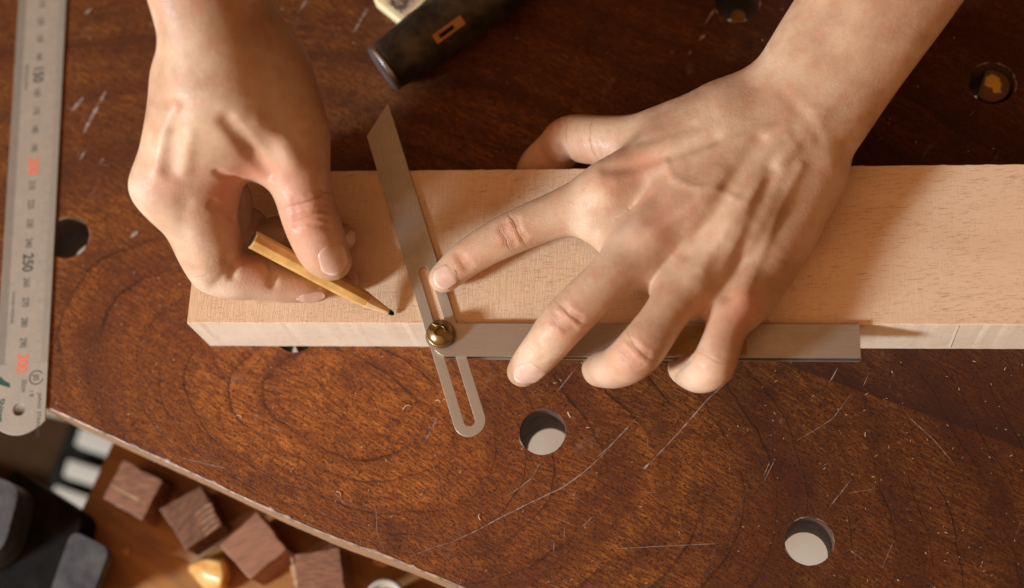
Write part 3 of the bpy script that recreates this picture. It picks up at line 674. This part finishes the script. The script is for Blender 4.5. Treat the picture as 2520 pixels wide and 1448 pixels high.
for i in range(260):
    p = np.array([random.uniform(5, 380), random.uniform(1, BW - 1) if random.random() < .4 else random.uniform(.5, 8), BH]); r = random.uniform(.06, .16); k0 = len(V)
    for u, v_, z in ((-1, -.6, 0), (1, -.6, 0), (0.9, .5, 0), (-1, .5, 0), (0, 0, 1)): V.append((p[0] + r * u * 1.5, p[1] + r * v_, BH + 0.03 + z * r))
    F += [(k0, k0 + 1, k0 + 4), (k0 + 1, k0 + 2, k0 + 4), (k0 + 2, k0 + 3, k0 + 4), (k0 + 3, k0, k0 + 4)]
o = mesh_obj('sawdust', V, F, M_DUST); tag(o, 'fine pale sawdust specks strewn over the bench', kind='stuff')
# curls of pale shaving on the bench
def curl(px, py, L, rot, lab):
    P = at(px, py, 0.2); b_ = bmesh.new(); prev = None
    for i in range(10):
        u = i / 9; x = L * (u - .5); y = 0.35 * L * math.sin(u * 2.6) ; z = 0.2 + 0.5 * math.sin(u * 3)
        c = np.array([x * math.cos(rot) - y * math.sin(rot), x * math.sin(rot) + y * math.cos(rot), z]); c[:2] += P[:2]
        n1 = c + np.array([-math.sin(rot), math.cos(rot), 0]) * 0.32
        cur = (b_.verts.new(tuple(c)), b_.verts.new(tuple(n1)))
        if prev: b_.faces.new((prev[0], cur[0], cur[1], prev[1]))
        prev = cur
    o = bm_obj('shaving_curl', b_, M_DUST); m_ = o.modifiers.new('t', 'SOLIDIFY'); m_.thickness = 0.0002
    tag(o, lab, 'shaving', 'tiny shavings on the bench')
curl(1002, 1007, 4.0, .2, 'tiny pale curled shaving left of the slotted blade end')
curl(1184, 1273, 2.8, 1.5, 'tiny pale upright shaving below the round hole in the middle')
curl(831, 1217, 3.0, -1.0, 'tiny pale straight shaving above the bench edge')
curl(1076, 990, 2.4, -.6, 'tiny reddish shaving just beside the slotted blade')
curl(586, 1028, 3.0, -.8, 'tiny white shaving above the bench edge, nearest the ruler')

# ================================================================== the hands
def spline(nodes, per=6):
    """nodes: (px, py, z mm, r px) -> dense centres and radii in mm"""
    P = []; 
    for a, b, z, r in nodes: q = at(a, b, z); P.append([*q, mm(r, q)])
    P = np.array(P); out = []
    E = np.vstack([2 * P[0] - P[1], P, 2 * P[-1] - P[-2]])
    for i in range(1, len(E) - 2):
        for j in range(per):
            u = j / per; a, b, c, d = E[i - 1], E[i], E[i + 1], E[i + 2]
            out.append(0.5 * (2 * b + (c - a) * u + (2 * a - 5 * b + 4 * c - d) * u * u + (3 * b - a - 3 * c + d) * u ** 3))
    out.append(P[-1]); return np.array(out)
class Prim:
    """a tapered tube; flat < 1 thins it along the direction nrm"""
    def __init__(s, nodes, k=4.0, flat=1.0, nrm=(0, 0, 1), per=6, grp='palm'):
        s.q = spline(nodes, per); s.k = k; s.flat = flat; s.n = np.array(nrm, float) / np.linalg.norm(nrm); s.grp = grp
    def d(s, X):
        lo, hi = (s.q[:, :3] - s.q[:, 3:]).min(0) - 16, (s.q[:, :3] + s.q[:, 3:]).max(0) + 16
        out = np.full(len(X), 16.0, np.float32); sel = np.all((X > lo) & (X < hi), axis=1)
        if sel.any(): out[sel] = np.minimum(16.0, s.d_(X[sel]))
        return out
    def d_(s, X):
        best = np.full(len(X), 1e9, np.float32)
        for A, B in zip(s.q[:-1], s.q[1:]):
            a = A[:3]; ba = B[:3] - a; L = max(float(ba @ ba), 1e-6)
            t_ = np.clip(((X - a) @ ba) / L, 0, 1); w_ = X - a - t_[:, None] * ba
            r = A[3] + (B[3] - A[3]) * t_
            if s.flat != 1.0:
                wn = w_ @ s.n; w_ = w_ + np.outer(wn * (1 / s.flat - 1), s.n)
                l_ = np.linalg.norm(w_, axis=1); dd_ = (l_ - r) * np.where(l_ > 1e-6, (1 - (1 - s.flat) * np.minimum(1, np.abs(wn / s.flat) / np.maximum(l_, 1e-6))), s.flat)
            else: dd_ = np.linalg.norm(w_, axis=1) - r
            best = np.minimum(best, dd_)
        return best
def smin(a, b, k):
    h = np.maximum(k - np.abs(a - b), 0) / k
    return np.minimum(a, b) - h * h * k * 0.25
class Hand:
    def __init__(s, palm, fingers):
        s.palm = palm; s.fingers = fingers; s.feat = []; s.red = []
    def base(s, X):
        X = np.asarray(X, np.float32)
        d = s.palm[0].d(X)
        for p in s.palm[1:]: d = smin(d, p.d(X), p.k)
        out = d
        for f in s.fingers:
            if f.grp == 'soft': out = smin(out, f.d(X), f.k)
            else: out = np.minimum(out, smin(d, f.d(X), f.k))
        return out
    def full(s, X):
        X = np.asarray(X, np.float32); d = s.base(X)
        m = np.abs(d) < 8
        if m.any():
            Y = X[m]; dm = d[m]
            for P, wd, h in s.feat:
                bb0, bb1 = P.min(0) - 3 * wd, P.max(0) + 3 * wd
                sel = np.all((Y > bb0) & (Y < bb1), axis=1)
                if not sel.any(): continue
                Z = Y[sel]; best = np.full(len(Z), 1e9)
                if len(P) == 1: best = np.linalg.norm(Z - P[0], axis=1)
                for a, b in zip(P[:-1], P[1:]):
                    ba = b - a; t_ = np.clip(((Z - a) @ ba) / max(float(ba @ ba), 1e-6), 0, 1)
                    best = np.minimum(best, np.linalg.norm(Z - a - t_[:, None] * ba, axis=1))
                dm[sel] -= h * np.exp(-(best / wd) ** 2)
            d[m] = dm
        return d
    def hit(s, pts):
        """surface points under photograph points"""
        D = np.array([RC.T @ np.array([(a - 1260) / FPX, (b - 724) / FPX, 1.0]) for a, b in pts]); D /= np.linalg.norm(D, axis=1)[:, None]
        t_ = np.full(len(pts), 420.0)
        for _ in range(70):
            t_ = t_ + s.base(CAM + D * t_[:, None]) * 0.8
        P = CAM + D * t_[:, None]; ok = np.abs(s.base(P)) < 1.5
        return P, ok
    def add(s, pts, wd, h):
        dense = []
        for i in range(len(pts) - 1):
            a, b = np.array(pts[i], float), np.array(pts[i + 1], float); n = max(1, int(np.linalg.norm(b - a) / 14))
            dense += [a + (b - a) * j / n for j in range(n)]
        dense.append(np.array(pts[-1], float)); P, ok = s.hit(dense); P = P[ok]
        if len(P): s.feat.append((P.astype(np.float32), wd, h * 1.25))
    def flush(s, pts, rad, amt):
        P, ok = s.hit(pts)
        for p in P[ok]: s.red.append((p, rad, amt))

def build_surface(h, vox, lo, hi):
    lo = np.array(lo, float); n = np.ceil((np.array(hi) - lo) / vox / 4).astype(int) * 4 + 1
    cs = 4; nc = (n - 1) // cs + 1
    gc = np.stack(np.meshgrid(*[lo[i] + np.arange(nc[i]) * vox * cs for i in range(3)], indexing='ij'), -1).reshape(-1, 3)
    dc = np.concatenate([h.base(c) for c in np.array_split(gc, max(1, len(gc) // 60000))]).reshape(nc)
    G = np.full(n, 5.0, np.float32)
    idx = [np.minimum((np.arange(n[i]) + cs // 2) // cs, nc[i] - 1) for i in range(3)]
    near = dc[np.ix_(*idx)]; G[near < 0] = -5.0
    act = np.abs(near) < vox * cs * 1.35 + 1.5
    ii = np.argwhere(act)
    vals = np.concatenate([h.full(lo + c * vox) for c in np.array_split(ii, max(1, len(ii) // 60000))])
    G[act] = vals
    s_ = G < 0
    cell = np.zeros(n - 1, np.uint8)
    for a in (0, 1):
        for b in (0, 1):
            for c in (0, 1): cell += s_[a:n[0] - 1 + a, b:n[1] - 1 + b, c:n[2] - 1 + c]
    ac = np.argwhere((cell > 0) & (cell < 8)); cid = -np.ones(n - 1, np.int32); cid[tuple(ac.T)] = np.arange(len(ac))
    acc = np.zeros((len(ac), 3)); cnt = np.zeros(len(ac))
    cor = [(a, b, c) for a in (0, 1) for b in (0, 1) for c in (0, 1)]
    for i, A in enumerate(cor):
        for B in cor[i + 1:]:
            if sum(abs(np.array(A) - B)) != 1: continue
            ga_ = G[tuple((ac + A).T)]; gb_ = G[tuple((ac + B).T)]; m = (ga_ < 0) != (gb_ < 0)
            t_ = ga_[m] / (ga_[m] - gb_[m]); acc[m] += np.array(A) + t_[:, None] * (np.array(B) - A); cnt[m] += 1
    V = lo + (ac + acc / cnt[:, None]) * vox
    Fs = []
    for ax in range(3):
        sl0 = [slice(None)] * 3; sl1 = [slice(None)] * 3; sl0[ax] = slice(0, -1); sl1[ax] = slice(1, None)
        a = s_[tuple(sl0)]; b = s_[tuple(sl1)]; e_ = np.argwhere(a != b); u, v = (ax + 1) % 3, (ax + 2) % 3
        e_ = e_[(e_[:, u] > 0) & (e_[:, v] > 0) & (e_[:, u] < n[u] - 1) & (e_[:, v] < n[v] - 1)]
        q = []
        for du, dv2 in ((-1, -1), (0, -1), (0, 0), (-1, 0)):
            c = e_.copy(); c[:, u] += du; c[:, v] += dv2; q.append(cid[tuple(c.T)])
        q = np.stack(q, 1); fl_ = ~a[tuple(e_.T)]; q[fl_] = q[fl_][:, ::-1]; Fs.append(q)
    F = np.vstack(Fs); F = F[(F >= 0).all(1)]
    # gentle relaxation along the surface
    E = np.vstack([F[:, [0, 1]], F[:, [1, 2]], F[:, [2, 3]], F[:, [3, 0]]]); deg = np.bincount(E.ravel(), minlength=len(V)).astype(float)
    for lam_ in (0.5, -0.35, 0.5, -0.35):
        sm_ = np.stack([np.bincount(E[:, 0], V[E[:, 1], i], len(V)) + np.bincount(E[:, 1], V[E[:, 0], i], len(V)) for i in range(3)], 1) / np.maximum(deg, 1)[:, None]
        V = V + lam_ * (sm_ - V)
    return V, F

def skin_mat():
    s = NT('skin'); O = s.co.outputs['Object']
    at_ = s.n('ShaderNodeAttribute', attribute_name='flush'); ex = s.n('ShaderNodeAttribute', attribute_name='tone')
    n1 = s.noise(O, 38, 5, 0.6); n2 = s.noise(O, 160, 4, 0.6)
    base = s.ramp(n1, [(0.32, (0.41, 0.228, 0.140)), (0.50, (0.545, 0.346, 0.222)), (0.70, (0.64, 0.445, 0.315))])
    base = s.mix(s.ramp(n2, [(0.50, 0.0), (0.68, 0.55)]), base, (0.54, 0.25, 0.155))
    base = s.mix(s.math('MULTIPLY', at_.outputs['Fac'], 0.75), base, (0.58, 0.225, 0.145))
    base = s.mix(s.math('MULTIPLY', ex.outputs['Fac'], 0.8), base, (0.76, 0.56, 0.44))
    vo = s.n('ShaderNodeTexVoronoi', feature='DISTANCE_TO_EDGE'); vo.inputs['Scale'].default_value = 1100; s.l(s.mapped(scale=(1, 0.75, 1)), vo.inputs['Vector'])
    fine_ = s.ramp(vo.outputs['Distance'], [(0.0, 0.0), (0.12, 1.0)])
    al = s.n('ShaderNodeAttribute', attribute_name='along').outputs['Fac']; fo = s.n('ShaderNodeAttribute', attribute_name='fold').outputs['Fac']
    ww = s.n('ShaderNodeTexNoise', noise_dimensions='1D'); ww.inputs['Scale'].default_value = 1.0; ww.inputs['Detail'].default_value = 2.5; ww.inputs['Roughness'].default_value = 0.65
    s.l(s.math('MULTIPLY', s.math('ADD', al, s.math('MULTIPLY', s.noise(O, 120, 2), 0.004)), 620.0), ww.inputs['W'])
    cre = s.math('MULTIPLY', s.ramp(ww.outputs['Fac'], [(0.34, 1.0), (0.50, 0.0)]), fo)
    base = s.mix(s.math('MULTIPLY', cre, 0.7), base, (0.30, 0.115, 0.065))
    hgt = s.math('ADD', s.math('MULTIPLY', fine_, 0.30), s.math('ADD', s.math('MULTIPLY', s.noise(O, 700, 3, 0.6), 0.5), s.math('MULTIPLY', n2, 0.8)))
    hgt = s.math('SUBTRACT', hgt, s.math('MULTIPLY', cre, 2.2))
    return s.fin(base, s.ramp(n2, [(0.3, 0.50), (0.7, 0.38)]), normal=s.bump(hgt, 0.5, 0.0004),
                 **{'Subsurface Weight': 0.16, 'Subsurface Radius': (1.0, 0.36, 0.18), 'Subsurface Scale': 0.0025, 'Specular IOR Level': 0.42})
M_SKIN = skin_mat()
s = NT('nail'); n_ = s.noise(s.co.outputs['Object'], 300, 3)
M_NAIL = s.fin(s.ramp(n_, [(0.3, (0.64, 0.38, 0.29)), (0.7, (0.70, 0.46, 0.37))]), 0.26, **{'Subsurface Weight': 0.25, 'Subsurface Radius': (1, .4, .25), 'Subsurface Scale': 0.002, 'Coat Weight': 0.25})
M_NAILTIP = simple('nail_tip', (0.76, 0.57, 0.47), 0.32, var=0.05)

def hand_obj(name, h, lo, hi, vox, parent, label):
    V, F = build_surface(h, vox, lo, hi)
    o = mesh_obj(name, V, F.tolist(), M_SKIN, parent, smooth=True)
    me = o.data
    fl_ = np.zeros(len(V)); 
    for p, r, a in h.red: fl_ += a * np.exp(-(((V - p) ** 2).sum(1)) / r ** 2)
    at_ = me.attributes.new('flush', 'FLOAT', 'POINT'); at_.data.foreach_set('value', np.clip(fl_, 0, 1).astype(np.float32))
    tn = np.zeros(len(V))
    for p, r, a in getattr(h, 'pale', []): tn += a * np.exp(-(((V - p) ** 2).sum(1)) / r ** 2)
    at_ = me.attributes.new('tone', 'FLOAT', 'POINT'); at_.data.foreach_set('value', np.clip(tn, 0, 1).astype(np.float32))
    al, fo = np.zeros(len(V)), np.zeros(len(V))
    for c_, d_, rad, amt in getattr(h, 'joints', []):
        P, ok = h.hit([c_, d_]); ax = (P[1] - P[0]) / np.linalg.norm(P[1] - P[0]); q_ = V - P[0]
        m_ = amt * np.exp(-((q_ @ ax) / rad) ** 2 - ((q_ ** 2).sum(1) / (rad * 1.7) ** 2)); sel = m_ > fo; fo[sel] = m_[sel]; al[sel] = (q_ @ ax)[sel] * S
    for nm, vv in (('along', al), ('fold', fo)):
        at_ = me.attributes.new(nm, 'FLOAT', 'POINT'); at_.data.foreach_set('value', np.clip(vv, -1, 1).astype(np.float32))
    tag(o, label); return o

def nail(h, hobj, base_px, tip_px, halfw_px, face, label=None, curve=1.0, lift=0.22):
    """nail lying on the fingertip: base_px/tip_px centre line in the photograph, face = outward direction of the nail"""
    (P0, P1), ok = h.hit([base_px, tip_px])
    face = np.array(face, float) / np.linalg.norm(face)
    ax = P1 - P0; L = np.linalg.norm(ax); ax /= L; face = face - ax * (face @ ax); face /= np.linalg.norm(face); sd_ = np.cross(ax, face)
    W = mm(halfw_px, P0); NU, NV = 17, 21; V = []
    for j in range(NV):
        v = j / (NV - 1)
        wv_ = W * (1 - abs(2 * v - 1) ** 5 * 0.30) * (0.93 + 0.07 * v)
        for i in range(NU):
            u = 2 * i / (NU - 1) - 1
            end = 0.13 * L * (1 - u * u)
            y = -end * 0.7 * (1 - v) + L * v + end * v - 0.13 * L * v + 0.05 * L
            V.append(P0 + ax * y + sd_ * wv_ * u * curve)
    V = np.array(V); cen = (P0 + P1) / 2
    X = V + face * 9.0
    # fall onto the finger along -face
    for _ in range(60): 
        d = h.full(X.astype(np.float32)); X = X - face * np.clip(d, -1, 1.2)[:, None] * 0.7
    drop = (X - cen) @ face; uu = np.tile(np.linspace(-1, 1, NU), NV)
    ref = np.median(drop); drop = np.clip(drop, ref - 3.2, ref + 1.5)
    # a nail is stiffer than the skin: fit a smooth sheet
    vv = np.repeat(np.linspace(0, 1, NV), NU)
    A = np.stack([np.ones_like(uu), uu, uu ** 2, vv, vv ** 2, vv * uu, vv * uu ** 2], 1); co_, *_ = np.linalg.lstsq(A, drop, rcond=None)
    fit = A @ co_
    X = V - np.outer((V - cen) @ face, face) + cen * 0 + np.outer(fit + lift - 0.38 * np.clip(1 - vv / 0.25, 0, 1), face)
    Vt = X; Vb = X - face * 0.45 - 0
    F = []; 
    for j in range(NV - 1):
        for i in range(NU - 1):
            a = j * NU + i; F.append((a, a + 1, a + NU + 1, a + NU)); b = a + NU * NV; F.append((b, b + NU, b + NU + 1, b + 1))
    rim = [i for i in range(NU)] + [j * NU + NU - 1 for j in range(1, NV)] + [(NV - 1) * NU + i for i in range(NU - 2, -1, -1)] + [j * NU for j in range(NV - 2, 0, -1)]
    for a, b in zip(rim, rim[1:] + rim[:1]): F.append((a, a + NU * NV, b + NU * NV, b))
    o = mesh_obj('fingernail', np.vstack([Vt, Vb]), F, [M_NAIL, M_NAILTIP], None, smooth=True)
    for p in o.data.polygons:
        if min(p.vertices) % (NU * NV) >= (NV - 3) * NU: p.material_index = 1
    o.parent = hobj; o.matrix_parent_inverse = hobj.matrix_world.inverted()
    if label: o['label'] = label
    return o

# brass thumbscrew of the gauge: knurled rim, domed head, cross slot
class Screw:
    def base(s, X):
        X = np.asarray(X, np.float32) - np.array(SCREW_AT, np.float32); r = np.hypot(X[:, 0], X[:, 1]); z = X[:, 2]; th = np.arctan2(X[:, 1], X[:, 0])
        kn = 0.16 * (np.sin(th * 44) > 0) * ((z > 0.4) & (z < 2.7))
        dome = np.sqrt(r ** 2 + ((z - 2.2) * 1.32) ** 2) - 5.75
        body = np.maximum(np.maximum(r - 6.05 + kn, -z + 0.05), z - 2.9)
        d = np.minimum(body, np.maximum(dome, -z + 2.0))
        a = math.radians(-33); u = X[:, 0] * math.cos(a) + X[:, 1] * math.sin(a); v = -X[:, 0] * math.sin(a) + X[:, 1] * math.cos(a)
        d = np.maximum(d, -np.maximum(np.abs(v) - 1.25, 3.6 - z)); d = np.maximum(d, -np.maximum(r - 2.1, 2.6 - z))
        return d
    full = base
V, F = build_surface(Screw(), 0.16, (SCREW_AT[0] - 7, SCREW_AT[1] - 7, SCREW_AT[2] - 0.6), (SCREW_AT[0] + 7, SCREW_AT[1] + 7, SCREW_AT[2] + 7.4))
mesh_obj('brass_screw', V, F.tolist(), M_BRASS, ga, smooth=True)
up_ = -RC.T @ np.array([0, 0, 1.0])           # towards the camera
person = empty('person', at(1250, -300, 60)); tag(person, 'person with two bare forearms, one hand holding a pencil and the other steadying the gauge', 'person')
# ---- the hand that steadies the gauge
A = Hand([
    Prim([(3000, -1000, 132, 215), (2620, -560, 108, 205), (2330, -240, 90, 184), (2160, 0, 77, 172), (2060, 145, 67, 166), (1975, 280, 60, 160), (1920, 370, 56, 150)], flat=0.74, nrm=up_, per=14),
    Prim([(1900, 285, 61, 78), (1700, 380, 61, 66), (1500, 470, 55, 60)], k=10),                    # index metacarpal
    Prim([(1920, 330, 61, 76), (1750, 470, 67, 64), (1592, 590, 60, 58)], k=10),                    # middle
    Prim([(1950, 380, 59, 74), (1830, 540, 64, 62), (1712, 672, 56, 55)], k=10),                    # ring
    Prim([(1990, 430, 53, 72), (1910, 590, 52, 62), (1822, 735, 51, 54)], k=10),                    # little
    Prim([(1985, 440, 47, 82), (1925, 590, 44, 74), (1850, 720, 44, 60)], k=10),                    # outer edge of the palm
    Prim([(1860, 330, 51, 118), (1740, 480, 48, 120), (1680, 590, 46, 96)], k=12, flat=0.6, nrm=up_),   # palm
    Prim([(1880, 370, 58, 120), (1760, 480, 61, 135), (1680, 590, 55, 118)], k=8, flat=0.5, nrm=up_),
    Prim([(1870, 268, 55, 84), (1760, 290, 55, 74), (1640, 330, 50, 58)], k=12),                    # thumb metacarpal
    Prim([(1780, 320, 58, 80), (1660, 370, 56, 66), (1570, 410, 54, 46)], k=14),                    # web muscle
    Prim([(1480, 562, 50, 46), (1598, 660, 50, 54), (1732, 728, 48, 50), (1800, 760, 46, 42)], k=10),
], [
    Prim([(1500, 470, 55, 60), (1380, 523, 50, 55), (1262, 573, 48, 51), (1195, 607, 46, 47), (1140, 643, 44.0, 43), (1100, 678, 42.6, 37), (1092, 684, 42.4, 35)], k=11, grp='f'),
    Prim([(1592, 592, 60, 58), (1490, 692, 62, 56), (1393, 788, 58, 57), (1345, 848, 49, 51), (1311, 888, 39, 46), (1288, 912, 30, 38), (1286, 915, 28, 36)], k=11, grp='f'),
    Prim([(1712, 672, 56, 55), (1645, 765, 60, 52), (1572, 864, 58, 58), (1522, 902, 44, 51), (1480, 908, 30, 44), (1478, 905, 20, 42), (1484, 890, 12, 38)], k=11, grp='f'),
    Prim([(1822, 735, 51, 53), (1788, 812, 55, 48), (1757, 893, 53, 54), (1724, 918, 42, 50), (1689, 912, 30, 40), (1682, 902, 20, 38), (1690, 888, 12, 34)], k=9, grp='f'),
    Prim([(1660, 335, 50, 62), (1590, 340, 46, 56), (1480, 346, 38, 60), (1404, 342, 30, 57), (1371, 374, 20, 56), (1332, 414, 14, 56), (1316, 440, 9, 46)], k=10, grp='f'),
])
# tendons, veins, knuckles and creases where the photograph shows them
A.add([(1497, 415), (1570, 408), (1643, 388), (1758, 345)], 3.4, -0.85)
A.add([(1518, 448), (1638, 402), (1790, 352), (1930, 310)], 2.6, 0.45)
A.add([(1605, 575), (1700, 505), (1790, 430), (1935, 335)], 2.6, 0.45)
A.add([(1725, 660), (1790, 560), (1860, 465), (1955, 365)], 2.5, 0.6)
A.add([(1835, 725), (1875, 620), (1915, 520), (1970, 410)], 2.5, 0.55)
A.add([(1870, 345), (1830, 395), (1795, 455), (1755, 530), (1690, 620)], 3.3, -1.1)
A.add([(1900, 420), (1867, 520), (1823, 625), (1790, 725)], 3.2, -1.2)
A.add([(1790, 395), (1700, 460), (1600, 540)], 3.5, -0.4)
A.add([(1638, 396), (1658, 440), (1700, 458), (1775, 470), (1835, 500)], 1.7, 0.4)
A.add([(1932, 238), (1986, 293), (2014, 342)], 2.8, -0.35)
A.add([(2008, 296)], 6.5, 1.0); A.add([(2050, 380)], 7.0, 0.7)
A.add([(1700, 310), (1640, 330), (1585, 345)], 3.0, -0.4)
A.add([(1495, 475)], 7.5, 1.3); A.add([(1600, 585)], 7.5, 1.2); A.add([(1715, 670)], 6.5, 0.9); A.add([(1828, 735)], 6.0, 0.9)
A.add([(1545, 535)], 6.25, -0.63); A.add([(1655, 640)], 5.62, -0.75); A.add([(1770, 700)], 5.00, -0.87)
for cx, cy, an in ((1262, 572, -25), (1395, 785, -52), (1562, 872, -50)):              # folds over the middle joints
    ca, sa = math.cos(math.radians(an)), math.sin(math.radians(an)); A.add([(cx, cy)], 5.5, 0.55)
    for o_, L in ((-19, 22), (-9, 26), (2, 27), (12, 24), (22, 18)):
        pts = []
        for v in (-1, -.5, 0, .5, 1):
            x = o_ + (abs(v) ** 2) * 5 * (1 if o_ > 0 else -1); y = v * L * 1.15; pts.append((cx - x * ca - y * sa * -1 * -1, cy - x * sa + y * ca))
        A.add(pts, 0.9, -0.55)
for cx, cy, an in ((1142, 640, -38), (1322, 868, -55)):
    ca, sa = math.cos(math.radians(an)), math.sin(math.radians(an))
    for o_, L in ((-5, 22), (4, 24), (10, 18)): A.add([(cx - o_ * ca - v * L * sa, cy - o_ * sa + v * L * ca) for v in (-1, -.4, .4, 1)], 0.9, -0.42)
A.add([(1362, 290), (1355, 320), (1362, 345)], .8, -.3); A.add([(1380, 292), (1376, 325)], .8, -.3); A.add([(1395, 294), (1390, 330)], .8, -.25)
A.add([(1378, 368), (1392, 385), (1412, 402)], 1.8, -1.2); A.add([(1385, 350), (1410, 385)], 1.5, 0.4)
for x in range(1415, 1500, 17): A.add([(x, 335), (x + 12, 365), (x + 22, 395)], .8, -.16)
A.add([(1655, 935), (1668, 908), (1700, 884)], 1.3, -0.9)
A.add([(1492, 868), (1500, 900), (1520, 925)], 2.2, -0.45); A.add([(1560, 905), (1590, 890)], 3.0, 0.35); A.add([(1755, 925), (1775, 915)], 3.0, 0.35)
A.flush([(1262, 572), (1395, 790), (1562, 872), (1145, 640)], 8, .55)
A.flush([(1500, 440), (1610, 550)], 9, .5); A.flush([(1080, 690), (1740, 920), (1500, 900), (1790, 800)], 9, .3)
A.flush([(1820, 740), (1700, 780), (1840, 780)], 9, .45); A.flush([(1350, 390), (1440, 380), (1370, 300)], 9, .5); A.flush([(1560, 400), (1600, 400)], 6, .5)
P_, ok = A.hit([(1000 + 0, 700), (1420, 590), (1530, 580), (1290, 900), (1480, 930), (1700, 940)]); A.pale = [(p, 9, .5) for p, k_ in zip(P_, ok) if k_]
A.joints = [((1258, 575), (1230, 589), 5.0, 1.0), ((1142, 641), (1124, 652), 2.2, .8), ((1395, 788), (1377, 812), 5.0, 1.0), ((1326, 866), (1316, 882), 2.4, .7),
            ((1562, 872), (1544, 892), 5.5, .9), ((1752, 900), (1745, 922), 4.5, .6), ((1385, 318), (1360, 322), 4.0, .8), ((1440, 350), (1410, 356), 8.0, .45)]
ha_ = hand_obj('hand', A, (98, -55, -8), (470, 275, 200), 0.85, person, 'hand spread over the gauge with fingertips over its edge')
nail(A, ha_, (1120, 668), (1074, 699), 29, up_ + np.array([0, -.25, 0]))
nail(A, ha_, (1322, 905), (1276, 938), 33, (-.35, -.85, .75))
# ---- the hand that holds the pencil
B = Hand([
    Prim([(330, -1000, 210, 240), (400, -520, 178, 215), (470, -200, 150, 178), (519, 0, 132, 160), (548, 110, 122, 164), (572, 210, 112, 178)], flat=0.8, nrm=(.8, 0, .6), per=10),
    Prim([(470, 210, 112, 92), (462, 300, 108, 96), (426, 396, 100, 82), (404, 460, 94, 68)], k=14),       # index metacarpal
    Prim([(500, 290, 78, 84), (470, 400, 64, 74), (470, 480, 54, 62), (500, 550, 46, 50)], k=14),
    Prim([(560, 210, 104, 120), (520, 330, 94, 110), (470, 440, 82, 90)], k=14),
    Prim([(640, 190, 100, 122), (680, 260, 95, 98), (712, 330, 92, 74)], k=14),                          # thumb base
    Prim([(500, 330, 98, 92), (580, 345, 94, 82), (650, 350, 90, 74), (690, 350, 89, 66)], k=14),           # web
], [
    Prim([(404, 458, 94, 67), (452, 498, 88, 82), (486, 540, 82, 82), (508, 602, 73, 68), (517, 656, 65, 58), (532, 672, 62, 55), (575, 683, 60, 55), (622, 682, 57, 56), (660, 692, 54, 48), (700, 699, 51, 46), (745, 707, 49, 38), (778, 714, 47, 29), (786, 715, 47, 26)], k=10, grp='f', per=8),
    Prim([(490, 470, 88, 66), (505, 478, 86, 74)], k=8, grp='soft'),
    Prim([(505, 575, 75, 66), (514, 596, 73, 71)], k=8, grp='soft'),
    Prim([(540, 430, 70, 50), (574, 490, 60, 46), (578, 540, 55, 44)], k=5, grp='f'),
    Prim([(706, 320, 92, 76), (725, 395, 89, 72), (742, 455, 85, 69), (757, 512, 81, 68), (773, 562, 76, 66), (794, 616, 70, 59), (812, 638, 67.5, 49), (817, 642, 67, 46)], k=12, grp='f'),
    Prim([(440, 500, 82, 62), (520, 590, 62, 52), (590, 650, 48, 48), (700, 690, 42, 42), (790, 695, 41, 41), (842, 690, 41, 41)], k=6, grp='f'),
    Prim([(450, 480, 78, 58), (530, 560, 58, 50), (610, 590, 46, 44), (695, 576, 43, 46), (780, 578, 41, 40), (838, 586, 41, 38)], k=6, grp='f'),
    Prim([(470, 440, 78, 60), (530, 500, 62, 46), (580, 540, 52, 42), (612, 549, 46, 40), (626, 556, 44, 35)], k=5, grp='f'),
])
B.add([(322, 455)], 6, 0.6); B.add([(430, 260), (400, 330), (385, 420)], 2.6, 0.9); B.add([(470, 330), (455, 420)], 2.6, 0.6)
B.add([(430, 330), (420, 420)], 3.0, -0.6); B.add([(372, 262)], 4.0, 0.7); B.add([(395, 250), (520, 270)], 3, -.35)
B.add([(560, 300), (600, 350), (640, 400), (662, 430)], 3.0, -1.8); B.add([(600, 330), (645, 405)], 1.4, -.8)
B.add([(640, 300), (690, 340), (720, 400)], 4, 0.8); B.add([(525, 505), (548, 518), (575, 536)], 1.5, -1.7); B.add([(535, 425), (560, 436), (585, 441)], 1.6, -1.2)
B.add([(455, 500), (450, 600), (480, 660)], 3.5, -.4); B.add([(575, 655), (560, 640)], 2, -.7); B.add([(666, 650), (672, 670), (672, 700)], 1.5, -1.0); B.add([(562, 642), (575, 660), (572, 680)], 1.6, -1.0)
B.add([(508, 700)], 5, .4)
for k_, (y0, y1, dx) in enumerate(((478, 462, 0), (492, 478, 2), (505, 496, 4), (520, 512, 4), (535, 532, 3), (549, 550, 2))):
    B.add([(722 + dx, y0 + 14), (750 + dx, y0 + 2), (785 + dx, y1 + 4), (812 + dx, y1 + 12)], 0.95, -0.5)
B.add([(770, 505)], 7, .5)
B.flush([(770, 510), (740, 560), (730, 620), (560, 490), (560, 570), (640, 680), (740, 700), (400, 450)], 9, .5)
B.flush([(720, 430), (705, 500), (720, 560), (540, 460), (600, 650), (860, 690), (850, 600), (800, 640)], 8, .5)
B.flush([(640, 420), (600, 430)], 9, .5)
P_, ok = B.hit([(495, 710), (330, 480), (640, 725), (560, 715)]); B.pale = [(p, 8, .5) for p, k_ in zip(P_, ok) if k_]
B.joints = [((768, 508), (774, 530), 6.5, 1.0), ((790, 586), (795, 600), 3.0, .5), ((500, 690), (512, 704), 4.0, .5), ((670, 690), (688, 694), 2.5, .7), ((576, 690), (592, 694), 2.5, .5)]
hb_ = hand_obj('hand', B, (-60, -10, 24), (120, 290, 245), 0.85, person, 'hand pinching the short pencil between thumb and fingers')
nail(B, hb_, (811, 607), (829, 673), 37, up_ + np.array([.1, -.2, 0]), curve=0.95)
nail(B, hb_, (732, 738), (798, 728), 16, (0.1, -1, .55))
nail(B, hb_, (858, 597), (872, 576), 16, (.6, -.3, 1))
